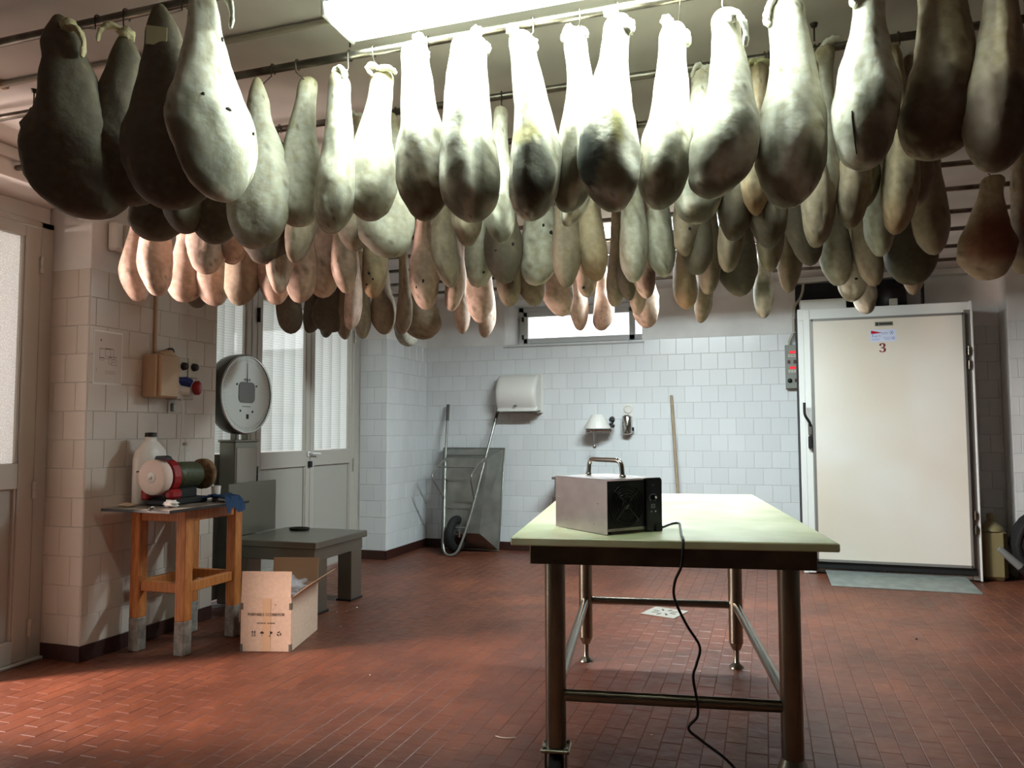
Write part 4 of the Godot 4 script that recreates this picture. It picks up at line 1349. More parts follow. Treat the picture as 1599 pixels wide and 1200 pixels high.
# ==================================================================== weighing scale
func build_scale():
	var t := thing("weighing_scale", "grey platform weighing scale with a big round dial before the glazed doors", "scale", Vector3(-3.06, 0, -4.6))
	var x0 := -0.33
	var x1 := 0.335
	var z0 := -0.335
	var z1 := 0.335
	var st := st_new()
	add_box(st, Vector3((x0 + x1) / 2, 0.443, 0), Vector3(x1 - x0, 0.045, z1 - z0), 0.005)
	obj("platform", done(st), M.scale_steel, t)
	st = st_new()
	add_box(st, Vector3((x0 + x1) / 2, 0.382, 0), Vector3(x1 - x0 - 0.05, 0.085, z1 - z0 - 0.05), 0.004)
	obj("apron", done(st), M.scale_steel, t)
	for sx in [x0 + 0.08, x1 - 0.075]:
		for sz in [-1, 1]:
			var leg := st_new()
			add_box(leg, Vector3(sx + 0.045, 0.175, sz * 0.225), Vector3(0.012, 0.34, 0.14), 0.002)
			add_box(leg, Vector3(sx - 0.005, 0.175, sz * 0.16), Vector3(0.1, 0.34, 0.012), 0.002)
			obj("leg", done(leg), M.scale_steel, t)
			obj("foot", box(Vector3(0.12, 0.012, 0.16), 0.003), M.black, t, Transform3D(Basis(), Vector3(sx, 0.0065, sz * 0.22)))
	slab("back_plate", Vector3(-0.352, 0.466, -0.2), Vector3(-0.342, 0.822, 0.32), M.scale_steel, t, 0.002)
	var cst := st_new()
	add_box(cst, Vector3(-0.452, 0.555, 0.085), Vector3(0.13, 1.1, 0.25), 0.008)
	add_box(cst, Vector3(-0.452, 1.108, 0.085), Vector3(0.142, 0.014, 0.262), 0.003)
	obj("column", done(cst), M.scale_steel, t)
	slab("column_cover", Vector3(-0.388, 0.5, -0.02), Vector3(-0.382, 1.06, 0.19), M.alu_panel, t, 0.002)
	var hd := Basis(Vector3.BACK, -PI / 2)  # the lathe's axis turned to +x
	var hc := Vector3(-0.36, 1.43, 0.14)
	obj("dial_body", lathe([[0.0, -0.13], [0.2, -0.13], [0.25, -0.12], [0.272, -0.1], [0.278, -0.06], [0.278, 0.0], [0.272, 0.012]], 48, Transform3D(hd, hc)), M.dial_body, t)
	for s in [-1, 1]:
		obj("dial_support", box(Vector3(0.05, 0.06, 0.035), 0.004), M.scale_steel, t, Transform3D(Basis(), Vector3(-0.44, 1.14, 0.085 + s * 0.06)))
	obj("dial_bezel", lathe([[0.262, 0.006], [0.272, 0.006], [0.275, 0.012], [0.272, 0.018], [0.262, 0.016]], 56, Transform3D(hd, hc)), M.chrome, t)
	var face := obj("dial_face", lathe([[0.264, 0.004], [0.264, 0.008], [0.264, 0.008], [0.0, 0.008]], 48, Transform3D(hd, hc)), M.dial_face, t)
	# on the face: u along -z (towards the picture's far side), v up
	var fb := Transform3D(Basis(Vector3(0, 0, -1), Vector3.UP, Vector3(1, 0, 0)), hc + Vector3(0.0095, 0, 0))
	var rp := []
	for c in [[1, 1, 0.0], [-1, 1, 90.0], [-1, -1, 180.0], [1, -1, 270.0]]:
		for k in 6:
			var a := deg_to_rad(c[2] + 18.0 * k)
			rp.append(Vector2(c[0] * 0.05 + cos(a) * 0.036, c[1] * 0.036 + sin(a) * 0.036 + 0.012))
	obj("dial_plate", prism(rp, 0.004, Transform3D(fb.basis, fb.origin + Vector3(0.003, 0, 0))), M.dial_plate, face)
	obj("pointer", prism([Vector2(-0.003, 0.08), Vector2(0.003, 0.08), Vector2(0.0012, 0.22), Vector2(-0.0012, 0.22)], 0.002, Transform3D(fb.basis, fb.origin + Vector3(0.004, 0, 0))), M.dial_ink, face)
	for p in [[-0.105, 0.065], [0.105, 0.06], [-0.065, -0.115], [0.065, -0.12]]:
		obj("stud", lathe([[0.0, 0.0], [0.008, 0.0], [0.007, 0.003], [0.0, 0.004]], 12, Transform3D(hd, fb * Vector3(p[0], p[1], 0))), M.dial_ink, face)
	obj("window_mark", box(Vector3(0.003, 0.032, 0.024), 0.001), M.ink, face, Transform3D(Basis(), fb * Vector3(0.012, -0.155, 0)))
	obj("maker_line", box(Vector3(0.0012, 0.004, 0.09), 0.0), M.dial_ink, face, Transform3D(Basis(), fb * Vector3(0, -0.085, 0)))
	for k in 9:
		obj("script_stroke", box(Vector3(0.0012, 0.006 + 0.008 * (k % 3), 0.004), 0.0), M.dial_ink, face, Transform3D(Basis(Vector3.RIGHT, 0.3 * (k % 2)), fb * Vector3(-0.032 + 0.008 * k, 0.098 + 0.004 * (k % 2), 0)))
	var ticks := st_new()
	for k in 60:
		var a := TAU * k / 60.0
		var p: Vector3 = fb * Vector3(sin(a) * 0.235, cos(a) * 0.235, 0.0)
		add_box(ticks, p, Vector3(0.0012, 0.016 if k % 5 == 0 else 0.009, 0.0022), 0.0, Basis(Vector3.RIGHT, a))
	obj("graduation", done(ticks), mat(Color(0.6, 0.62, 0.6), 0.6), face)
	# on the platform
	tag(obj("black_tray", lathe([[0.0, 0.0], [0.07, 0.0], [0.078, 0.006], [0.078, 0.016], [0.072, 0.016], [0.066, 0.006], [0.0, 0.006]], 24, Transform3D(), 0.7), M.black, self, Transform3D(Basis(), Vector3(-3.2, 0.466, -4.8))), "flat black dish lying on the scale platform", "dish")


# ==================================================================== cardboard box
func build_box():
	var t := thing("cardboard_box", "open cardboard box printed for a portable ozonator on the floor by the wooden stand", "box", Vector3(-2.5555, 0, -3.535), 0.265)
	# local: front face at z = 0, 0.275 wide, going back 0.46
	var w := 0.275
	var d := 0.46
	var h := 0.283
	var c := 0.005
	slab("front_side", Vector3(-w / 2, 0.001, -c), Vector3(w / 2, h, 0), M.card, t, 0.001)
	slab("rear_side", Vector3(-w / 2, 0.001, -d), Vector3(w / 2, h, -d + c), M.card, t, 0.001)
	for s in [-1, 1]:
		slab("long_side", Vector3(s * w / 2, 0.001, -d + c), Vector3(s * (w / 2 - c), h, -c), M.card, t, 0.001)
	slab("bottom", Vector3(-w / 2 + c, 0.001, -d + c), Vector3(w / 2 - c, 0.006, -c), M.card_in, t, 0.0)
	# flaps hinged on the rim: front nearly upright, rear upright, both long ones splayed
	var fl := 0.138
	obj("flap", box(Vector3(w - 0.004, fl, 0.004), 0.001), M.card, t, Transform3D(Basis(Vector3.RIGHT, -0.06), Vector3(-0.002, h, -0.002)) * Transform3D(Basis(), Vector3(0, fl / 2, 0)))
	obj("flap", box(Vector3(w - 0.004, fl, 0.004), 0.001), M.card_in, t, Transform3D(Basis(Vector3.RIGHT, -0.1), Vector3(0, h, -d + 0.002)) * Transform3D(Basis(), Vector3(0, fl / 2, 0)))
	obj("flap", box(Vector3(0.004, fl * 0.95, d - 0.01), 0.001), M.card_in, t, Transform3D(Basis(Vector3.BACK, -0.95), Vector3(w / 2 - 0.002, h, -d / 2)) * Transform3D(Basis(), Vector3(0, fl * 0.475, 0)))
	obj("flap", box(Vector3(0.004, fl * 0.95, d - 0.01), 0.001), M.card_in, t, Transform3D(Basis(Vector3.BACK, 3.1), Vector3(-w / 2 - 0.004, h, -d / 2)) * Transform3D(Basis(), Vector3(0, fl * 0.475, 0)))
	slab("packing_tape", Vector3(-0.02, 0.002, 0.0), Vector3(0.026, h - 0.004, 0.0008), M.tape, t, 0.0)
	for p in [[-1, 0.03, 0.04], [1, 0.03, 0.04], [-1, h - 0.035, 0.035], [1, h - 0.035, 0.035]]:
		var st := st_new()
		add_box(st, Vector3(p[0] * (w / 2 - 0.006), p[1] - 0.01, 0.0005), Vector3(0.013, p[2], 0.0012), 0.0)
		add_box(st, Vector3(p[0] * (w / 2 + 0.0005), p[1] - 0.01, -0.008), Vector3(0.0012, p[2], 0.016), 0.0)
		obj("corner_tape", done(st), M.grey_tape, t)
	obj("title_print", text_mesh("PORTABLE OZONATOR", 0.0196, 0.0005), M.ink, t, Transform3D(Basis(), Vector3(0, h * 0.69, 0.0011)))
	var sp := st_new()
	for k in 12:
		if k != 6: add_box(sp, Vector3(-0.046 + k * 0.0082, h * 0.53, 0.001), Vector3(0.0058, 0.004 + 0.0015 * (k % 2), 0.0006), 0.0)
	obj("size_print", done(sp), M.ink, t)
	# handling marks: this way up, keep dry, fragile, recycle
	var marks := st_new()
	var mark_xf := func(i: int) -> Vector3: return Vector3(-0.066 + i * 0.046, h * 0.335, 0.001)
	var o: Vector3 = mark_xf.call(0)
	for s in [-1, 1]:
		add_box(marks, o + Vector3(s * 0.0065, 0.001, 0), Vector3(0.003, 0.02, 0.0006), 0.0)
		add_box(marks, o + Vector3(s * 0.0065, 0.009, 0), Vector3(0.009, 0.0035, 0.0006), 0.0)
		add_box(marks, o + Vector3(s * 0.0065, 0.0125, 0), Vector3(0.004, 0.0035, 0.0006), 0.0)
	add_box(marks, o + Vector3(0, -0.0125, 0), Vector3(0.026, 0.0025, 0.0006), 0.0)
	o = mark_xf.call(1)
	add_prism(marks, PackedVector2Array([Vector2(-0.012, 0.001), Vector2(0.012, 0.001), Vector2(0.007, 0.01), Vector2(0, 0.013), Vector2(-0.007, 0.01)]), 0.0006, Transform3D(Basis(), o))
	add_box(marks, o + Vector3(0, -0.006, 0), Vector3(0.0022, 0.014, 0.0006), 0.0)
	o = mark_xf.call(2)
	add_prism(marks, PackedVector2Array([Vector2(-0.002, -0.002), Vector2(0.002, -0.002), Vector2(0.009, 0.012), Vector2(-0.009, 0.012)]), 0.0006, Transform3D(Basis(Vector3.BACK, -0.4), o))
	add_box(marks, o + Vector3(-0.003, -0.007, 0), Vector3(0.002, 0.012, 0.0006), 0.0, Basis(Vector3.BACK, -0.4))
	add_box(marks, o + Vector3(-0.005, -0.013, 0), Vector3(0.011, 0.002, 0.0006), 0.0, Basis(Vector3.BACK, -0.4))
	o = mark_xf.call(3)
	for k in 3:
		var a := TAU * k / 3.0 + 0.4
		add_prism(marks, PackedVector2Array([Vector2(-0.006, 0.006), Vector2(0.004, 0.006), Vector2(0.004, 0.004), Vector2(0.009, 0.0085), Vector2(0.004, 0.013), Vector2(0.004, 0.011), Vector2(-0.006, 0.011)]), 0.0006, Transform3D(Basis(Vector3.BACK, a), o))
	obj("handling_marks", done(marks), M.ink, t)
	tag(obj("plastic_wrap", blob(Vector3(0.22, 0.16, 0.36), 6.0, 0.5, 3.5, 14, 20), M.film, self, Transform3D(Basis(Vector3.UP, 0.265), Vector3(-2.5555 - 0.055, 0.27, -3.535 - 0.22))), "crumpled clear plastic wrap sticking out of the cardboard box", "wrap")


# ==================================================================== wheelbarrow
func build_wheelbarrow():
	var t := thing("wheelbarrow", "steel wheelbarrow tipped upright on its nose against the tiled back wall", "wheelbarrow", Vector3(-2.8, 0, -6.9))
	var o := Vector3(-2.8, 0, -6.9)
	# tray: rim against the wall, bottom panel towards the room
	var rim := [Vector3(-3.1, 1.0, -7.17), Vector3(-2.45, 1.0, -7.17), Vector3(-2.49, 0.015, -7.1), Vector3(-3.09, 0.015, -7.1)]
	var bot := [Vector3(-3.0, 0.91, -6.99), Vector3(-2.56, 0.91, -6.99), Vector3(-2.6, 0.2, -6.87), Vector3(-2.98, 0.2, -6.87)]
	var st := st_new()
	st.set_smooth_group(-1)
	for k in 4:
		var n := (k + 1) % 4
		quad(st, bot[k] - o, rim[k] - o, rim[n] - o, bot[n] - o)
		quad(st, bot[n] - o + Vector3(0, 0, -0.003), rim[n] - o + Vector3(0, 0, -0.003), rim[k] - o + Vector3(0, 0, -0.003), bot[k] - o + Vector3(0, 0, -0.003))
	quad(st, bot[3] - o, bot[2] - o, bot[1] - o, bot[0] - o)
	quad(st, bot[0] - o + Vector3(0, 0, -0.003), bot[1] - o + Vector3(0, 0, -0.003), bot[2] - o + Vector3(0, 0, -0.003), bot[3] - o + Vector3(0, 0, -0.003))
	obj("tray", done(st), M.galv, t)
	var rp := []
	for k in 5: rp.append(rim[k % 4] - o)
	obj("rolled_rim", tube(rp, 0.01, 10), M.galv, t)
	slab("tray_patch", Vector3(-2.95, 0.42, -6.93) - o, Vector3(-2.72, 0.44, -6.9) - o, M.galv, t, 0.002)
	# one long tube: handle, down, round the wheel, up to the other handle
	var dz := func(y: float) -> float: return -6.70 - 0.485 * y / 1.43
	var left := [Vector3(-3.06, 1.435, 0), Vector3(-3.02, 1.0, 0), Vector3(-2.975, 0.6, 0), Vector3(-2.925, 0.22, 0), Vector3(-2.915, 0.1, 0), Vector3(-2.885, 0.03, 0), Vector3(-2.83, 0.012, 0), Vector3(-2.775, 0.035, 0), Vector3(-2.735, 0.12, 0), Vector3(-2.67, 0.4, 0), Vector3(-2.6, 0.85, 0), Vector3(-2.51, 1.42, 0)]
	var path := []
	for p in left: path.append(Vector3(p.x, p.y, dz.call(p.y)) - o)
	obj("frame_tube", tube(smooth_path(path, 5), 0.0125, 12), M.galv, t)
	for s in [0, 1]:
		var top: Vector3 = path[0] if s == 0 else path[11]
		var nxt: Vector3 = path[1] if s == 0 else path[10]
		obj("grip", tube([top + (top - nxt).normalized() * 0.004, top + (nxt - top).normalized() * 0.17], 0.0165, 12), M.dial_body, t)
	# crossbars
	for y in [0.94, 0.26]:
		var xl := -3.013 if y > 0.5 else -2.93
		var xr := -2.588 if y > 0.5 else -2.703
		obj("crossbar", tube([Vector3(xl, y, dz.call(y)) - o, Vector3(xr, y, dz.call(y)) - o], 0.008, 8), M.galv, t)
	# stands: bent rods that reach out into the room
	for s in [0, 1]:
		var x: float = [-3.005, -2.605][s]
		var x2: float = [-2.965, -2.655][s]
		var p: Array = soft([Vector3(x, 0.9, dz.call(0.9)) - o, Vector3(x - 0.01, 0.86, dz.call(0.86) + 0.12) - o, Vector3(x - 0.01, 0.75, dz.call(0.75) + 0.29) - o, Vector3(x2, 0.52, dz.call(0.52)) - o], 0.07, 5)
		obj("stand_rod", tube(p, 0.009, 8), M.galv, t)
	obj("stand_bar", tube([Vector3(-3.012, 0.83, dz.call(0.83) + 0.19) - o, Vector3(-2.614, 0.83, dz.call(0.83) + 0.19) - o], 0.007, 8), M.galv, t)
	var wc := Vector3(-2.835, 0.19, -6.86) - o
	var ax := Transform3D(Basis(Vector3.UP, -0.12) * Basis(Vector3.BACK, PI / 2), wc)
	var tyre := []
	for k in 13:
		var a := PI * k / 12.0 - PI / 2
		tyre.append([0.135 + 0.04 * cos(a), 0.04 * sin(a)])
	tyre.append([0.1, 0.03]); tyre.append([0.1, -0.03]); tyre.append(tyre[0])
	obj("tyre", lathe(tyre, 36, ax), M.rubber, t)
	obj("wheel_rim", lathe([[0.0, -0.03], [0.035, -0.03], [0.035, -0.012], [0.1, -0.026], [0.103, 0.0], [0.1, 0.026], [0.035, 0.012], [0.035, 0.03], [0.0, 0.03]], 28, ax), M.black, t)
	obj("axle_bracket", box(Vector3(0.02, 0.06, 0.05), 0.004), M.chrome, t, Transform3D(Basis(), wc + Vector3(0.075, 0.012, 0.09)))
	obj("axle", tube([wc + Vector3(-0.09, 0, 0.0), wc + Vector3(0.09, 0, 0.0)], 0.01, 10), M.galv, t)


# ==================================================================== fittings on the walls
func plan_print() -> ImageTexture:
	var im := Image.create(128, 192, false, Image.FORMAT_RGB8)
	im.fill(Color(0.78, 0.74, 0.7))
	var ink := Color(0.36, 0.33, 0.3)
	for r in [[24, 62, 50, 36], [50, 60, 38, 30], [24, 96, 20, 10], [66, 92, 12, 26], [78, 90, 24, 32], [84, 98, 10, 14]]:
		for x in range(r[0], r[0] + r[2]):
			for y in [r[1], r[1] + 1, r[1] + r[3]]: im.set_pixel(x, y, ink)
		for y in range(r[1], r[1] + r[3]):
			for x in [r[0], r[0] + r[2]]: im.set_pixel(x, y, ink)
	for line in 3:
		for x in range(50, 100):
			if (x * 7 + line * 5) % 4 != 0: im.set_pixel(x, 146 + line * 5, ink)
	for y in range(138, 156): im.set_pixel(10, y, ink)
	for x in range(26, 32):
		for y in range(28, 34): im.set_pixel(x, y, ink)
	return ImageTexture.create_from_image(im)


func build_wall_fittings():
	var xl := -3.3405
	var e := thing("emergency_light", "white emergency light box above the tiles, beneath the dark hams", "lamp", Vector3(xl, 2.225, -3.30))
	obj("housing", box(Vector3(0.06, 0.16, 0.26), 0.012), M.plastic_white, e, Transform3D(Basis(), Vector3(0.034, 0, 0)))
	obj("diffuser", box(Vector3(0.02, 0.13, 0.2), 0.006), M.plastic_grey, e, Transform3D(Basis(), Vector3(0.066, 0, -0.02)))
	var p := thing("floor_plan", "laminated evacuation floor plan taped to the tiles near the wall corner", "notice", Vector3(xl + 0.0015, 1.567, -3.205))
	var pm := mat(Color(1, 1, 1), 0.2)
	pm.albedo_texture = plan_print()
	var q := QuadMesh.new()
	q.size = Vector2(0.18, 0.27)
	obj("laminate", box(Vector3(0.0012, 0.288, 0.19), 0.0), M.plastic_white, p)
	obj("print", q, pm, p, Transform3D(Basis(Vector3.UP, PI / 2), Vector3(0.0008, 0, 0)))
	# socket boxes with their conduit
	var s := thing("socket_box", "tan electrical switch and socket box on the tiled wall above the grinder", "switch box", Vector3(xl, 1.49, -3.54))
	slab("back_box", Vector3(0.001, -0.125, -0.07), Vector3(0.10, 0.12, 0.1), M.plastic_tan, s, 0.006)
	slab("side_lid", Vector3(0.10, -0.12, -0.055), Vector3(0.125, 0.115, 0.085), M.plastic_tan, s, 0.005)
	slab("switch_plate", Vector3(0.001, 0.0, -0.24), Vector3(0.1, 0.115, -0.075), M.plastic_grey, s, 0.006)
	slab("socket_plate", Vector3(0.001, -0.13, -0.22), Vector3(0.09, -0.004, -0.075), M.plastic_grey, s, 0.006)
	for z in [-0.115, -0.2]:
		obj("switch_knob", lathe([[0.0, 0.0], [0.024, 0.0], [0.024, 0.0], [0.02, 0.022], [0.0, 0.024]], 18, Transform3D(Basis(Vector3.BACK, -PI / 2), Vector3(0.1, 0.065, z))), M.black, s)
	obj("grey_strap", box(Vector3(0.006, 0.12, 0.014), 0.001), M.plastic_grey, s, Transform3D(Basis(), Vector3(0.104, 0.055, -0.155)))
	obj("cable_gland", tube(smooth_path([Vector3(0.05, 0.118, -0.0), Vector3(0.05, 0.15, -0.02), Vector3(0.06, 0.165, -0.06), Vector3(0.05, 0.15, -0.09)], 5), 0.006, 8), M.black, s)
	obj("cable_coil", blob(Vector3(0.08, 0.05, 0.11), 4.0, 0.5, 3.0), M.plastic_tan, s, Transform3D(Basis(), Vector3(0.05, 0.13, -0.03)))
	var ins := thing("conduit_pipe", "thin metal conduit rising from the socket box up the tiled wall", "pipe", Vector3(xl + 0.012, 1.63, -3.525))
	obj("tube", tube([Vector3(0, 0, 0), Vector3(0, 0.87, 0)], 0.009, 10), M.plastic_tan, ins)
	var pl := thing("industrial_plug", "blue and red industrial plugs hanging out of the socket box", "plug", Vector3(xl + 0.09, 1.45, -3.68))
	obj("blue_plug", tube([Vector3(-0.03, 0.02, 0.05), Vector3(0.01, 0.015, 0.0), Vector3(0.03, 0.0, -0.02)], [0.02, 0.03, 0.026], 14), M.blue, pl)
	obj("red_cap", lathe([[0.0, -0.022], [0.03, -0.022], [0.042, -0.012], [0.042, 0.012], [0.03, 0.022], [0.0, 0.022]], 20, Transform3D(Basis(Vector3.UP, 0.5) * Basis(Vector3.BACK, -PI / 2), Vector3(0.05, -0.02, -0.045))), M.red, pl)
	obj("white_socket", tube([Vector3(-0.045, -0.035, 0.06), Vector3(0.02, -0.04, -0.015)], [0.034, 0.03], 14), M.plastic_white, pl)
	var wc := thing("hanging_cable", "thin pale cable hanging straight from the socket box past the jug", "cable")
	obj("cable", tube(smooth_path([Vector3(-3.235, 1.40, -3.615), Vector3(-3.2, 1.33, -3.61), Vector3(-3.2, 1.1, -3.6), Vector3(-3.205, 0.92, -3.58), Vector3(-3.22, 0.79, -3.56)], 5), 0.0035, 6), M.plastic_white, wc)
	var ca := thing("padlock", "little metal latch dangling below the socket box", "latch", Vector3(xl + 0.03, 1.315, -3.655))
	obj("body", box(Vector3(0.025, 0.05, 0.022), 0.004), M.galv, ca)
	obj("shackle", tube(soft([Vector3(0, 0.02, -0.007), Vector3(0, 0.05, -0.007), Vector3(0, 0.05, 0.007), Vector3(0, 0.02, 0.007)], 0.007, 4), 0.0025, 6), M.chrome, ca)

	# paper towel dispenser: a bulging cover on a steel shelf plate
	var zb := -7.2365
	var d := thing("towel_dispenser", "white paper towel dispenser with a bulging cover on the back wall", "dispenser", Vector3(-2.295, 1.36, zb))
	var prof := []
	for k in 15:
		var f := k / 14.0
		prof.append(Vector2(0.05 + 0.17 * pow(maxf(0.0, sin(PI * (0.08 + 0.75 * (1.0 - f)))), 0.7), 0.02 + 0.335 * f))
	var sec := [Vector2(0.004, 0.0), Vector2(0.19, 0.0)]
	sec.append_array(prof)
	sec.append(Vector2(0.004, 0.358))
	var cv := st_new()
	var nslice := 9
	var S := []
	for i in nslice:
		var xx: float = [-0.205, -0.2, -0.185, -0.15, 0.0, 0.15, 0.185, 0.2, 0.205][i]
		var k: float = [0.86, 0.93, 0.98, 1.0, 1.0, 1.0, 0.98, 0.93, 0.86][i]
		var line := []
		for v in sec: line.append(Vector3(xx, 0.18 + (v.y - 0.18) * (0.5 + 0.5 * k), v.x * k))
		S.append(line)
	cv.set_smooth_group(2)
	for i in nslice - 1:
		for j in sec.size():
			var jn := (j + 1) % sec.size()
			quad(cv, S[i][j], S[i + 1][j], S[i + 1][jn], S[i][jn])
	cv.set_smooth_group(-1)
	for j in range(1, sec.size() - 1):
		tri(cv, S[0][0], S[0][j], S[0][j + 1])
		tri(cv, S[nslice - 1][0], S[nslice - 1][j + 1], S[nslice - 1][j])
	obj("cover", done(cv), M.plastic_white, d)
	obj("back_plate", box(Vector3(0.44, 0.38, 0.006), 0.002), M.plastic_white, d, Transform3D(Basis(), Vector3(0.0, 0.18, 0.0035)))
	obj("tear_plate", box(Vector3(0.42, 0.008, 0.2), 0.002), M.steel_dark, d, Transform3D(Basis(), Vector3(0.01, -0.012, 0.105)))
	obj("badge", lathe([[0.0, 0.0], [0.016, 0.0], [0.014, 0.003], [0.0, 0.004]], 20, Transform3D(Basis(Vector3.RIGHT, PI / 2 + 0.12), Vector3(0.0, 0.055, 0.197)).scaled_local(Vector3(1.2, 1, 0.55))), M.panel_grey, d)
	obj("paper_tongue", blob(Vector3(0.05, 0.02, 0.04), 1.0, 0.15), M.white_rag, d, Transform3D(Basis(), Vector3(0.01, 0.0, 0.14)))

	# the tap under its white cone
	var tp := thing("wash_tap", "white cone-shaped hood over a chrome wall tap with a hanging ball lever", "tap", Vector3(-1.5, 1.19, zb))
	obj("cone_hood", lathe([[0.128, 0.0], [0.128, 0.004], [0.062, 0.118], [0.052, 0.13], [0.05, 0.132], [0.0, 0.134]], 32), M.plastic_white, tp, Transform3D(Basis(), Vector3(0, 0, 0.15)))
	var ch := st_new()
	add_tube(ch, [Vector3(-0.09, -0.012, 0.14), Vector3(0.13, -0.012, 0.13)], 0.022, 14)
	add_tube(ch, soft([Vector3(0.12, -0.012, 0.13), Vector3(0.13, 0.04, 0.09), Vector3(0.11, 0.09, 0.01)], 0.03), 0.016, 12)
	add_lathe(ch, [[0.0, -0.03], [0.03, -0.024], [0.034, 0.0], [0.03, 0.014], [0.0, 0.02]], 18, Transform3D(Basis(), Vector3(-0.085, -0.01, 0.14)))
	obj("chrome_pipe", done(ch), M.chrome, tp)
	var lv := st_new()
	add_tube(lv, [Vector3(-0.03, -0.02, 0.17), Vector3(-0.025, -0.15, 0.175)], 0.007, 10)
	add_lathe(lv, [[0.0, -0.022], [0.016, -0.016], [0.023, 0.0], [0.016, 0.016], [0.0, 0.022]], 18, Transform3D(Basis(), Vector3(-0.025, -0.165, 0.175)))
	obj("ball_lever", done(lv), M.chrome, tp)
	for k in 2:
		obj("black_knob", lathe([[0.0, -0.012], [0.026, -0.012], [0.028, 0.0], [0.026, 0.012], [0.0, 0.012]], 16, turned(0.3, 0, -0.5, Vector3(0.125, 0.03 + 0.05 * k, 0.1 - 0.01 * k))), M.black, tp)
	obj("wall_flange", lathe([[0.0, 0.0], [0.03, 0.0], [0.03, 0.0], [0.024, 0.014], [0.0, 0.016]], 18, Transform3D(Basis(Vector3.RIGHT, PI / 2), Vector3(0.11, 0.09, 0.0))), M.chrome, tp)
	var so := thing("soap_dispenser", "chrome soap dispenser on an oval white wall plate beside the tap", "dispenser", Vector3(-1.235, 1.13, zb))
	var ov := []
	for k in 24:
		var a := TAU * k / 24.0
		ov.append(Vector2(cos(a) * 0.052, 0.16 + sin(a) * 0.052 + (0.085 if sin(a) >= 0 else -0.11)))
	obj("wall_plate", prism(ov, 0.012, Transform3D(Basis(), Vector3(0, 0, 0.0125))), M.plastic_white, so)
	obj("chrome_tank", lathe([[0.0, 0.0], [0.03, 0.0], [0.047, 0.012], [0.048, 0.02], [0.048, 0.165], [0.044, 0.172], [0.03, 0.176], [0.03, 0.182], [0.0, 0.183]], 26), M.chrome, so, Transform3D(Basis(), Vector3(0, 0.005, 0.065)))
	obj("push_lever", box(Vector3(0.016, 0.035, 0.02), 0.004), M.black, so, Transform3D(Basis(), Vector3(0.055, 0.055, 0.06)))
	obj("shade_ring", lathe([[0.03, 0.0], [0.042, 0.0], [0.042, 0.008], [0.03, 0.008]], 20, Transform3D(Basis(Vector3.RIGHT, PI / 2), Vector3(0, 0.245, 0.0125))), M.plastic_white, so)
	var br := thing("broom_stick", "plain wooden broom stick leaning on the white tiled back wall", "stick", Vector3(-0.73, 0.0, -7.02))
	obj("pole", tube([Vector3(0, 0.005, 0), Vector3(-0.098, 1.495, -0.193)], 0.014, 12), M.pale_wood, br)
	var sk := thing("wash_basin", "stainless wash basin on the back wall mostly hidden by the ozone generator", "basin", Vector3(-1.49, 0.525, zb))
	var ss := st_new()
	add_box(ss, Vector3(0, 0.21, 0.36), Vector3(0.8, 0.025, 0.03), 0.006)
	for s2 in [-1, 1]:
		add_box(ss, Vector3(s2 * 0.385, 0.21, 0.19), Vector3(0.03, 0.025, 0.34), 0.006)
		add_box(ss, Vector3(s2 * 0.37, 0.12, 0.19), Vector3(0.012, 0.18, 0.32), 0.004)
	add_box(ss, Vector3(0, 0.12, 0.35), Vector3(0.74, 0.18, 0.012), 0.004)
	add_box(ss, Vector3(0, 0.035, 0.19), Vector3(0.74, 0.012, 0.33), 0.004)
	obj("bowl", done(ss), M.galv, sk)


# ==================================================================== the cold room door
func sticker_print() -> ImageTexture:
	var im := Image.create(160, 84, false, Image.FORMAT_RGB8)
	im.fill(Color(0.82, 0.85, 0.93))
	var red := Color(0.72, 0.06, 0.16)
	var navy := Color(0.2, 0.22, 0.42)
	var pale := Color(0.52, 0.56, 0.74)
	# red sail-shaped flash
	for x in range(6, 70):
		var f := (x - 6) / 64.0
		for y in range(int(lerpf(6, 22, f)), int(lerpf(30, 24, f))): im.set_pixel(x, y, red)
	# script under it, drawn as pen strokes
	for k in 60:
		var a := 0.6 + k / 60.0 * 4.6
		for e in 3: im.set_pixel(clampi(int(22 + cos(a) * 10.0) + e, 0, 159), clampi(int(42 + sin(a) * 9.0), 0, 83), navy)
	for k in 40:
		var a := TAU * k / 40.0
		for e in 2: im.set_pixel(int(37 + cos(a) * 5.0) + e, int(46 + sin(a) * 4.0), navy)
	for x in range(48, 66):
		im.set_pixel(x, 40 + (x * 3) % 9, navy)
		im.set_pixel(x, 41 + (x * 3) % 9, navy)
	for x in range(70, 112):
		if x % 5 != 0:
			for y in range(22, 24): im.set_pixel(x, y, navy)
			for y in range(28, 28 + (x * 7) % 8): im.set_pixel(x, y, pale)
	# snow crystal
	for k in 6:
		var a := TAU * k / 6.0
		for s in 16:
			for e in 2:
				im.set_pixel(int(132 + cos(a) * s * 0.9) + e, int(24 + sin(a) * s), navy)
		for s in 5:
			im.set_pixel(int(132 + cos(a) * 10 + cos(a + 0.9) * s), int(24 + sin(a) * 10 + sin(a + 0.9) * s), navy)
			im.set_pixel(int(132 + cos(a) * 10 + cos(a - 0.9) * s), int(24 + sin(a) * 10 + sin(a - 0.9) * s), navy)
	for line in [[8, 62, 60], [8, 70, 56], [76, 54, 130], [84, 62, 128], [92, 70, 122]]:
		for x in range(line[0], line[2]):
			if (x * 5 + line[1]) % 7 > 1:
				for e in 3: im.set_pixel(x, line[1] + e, pale)
	for x in range(132, 152):
		for y in range(52, 72):
			if (x + y) % 2 == 0: im.set_pixel(x, y, pale)
	return ImageTexture.create_from_image(im)


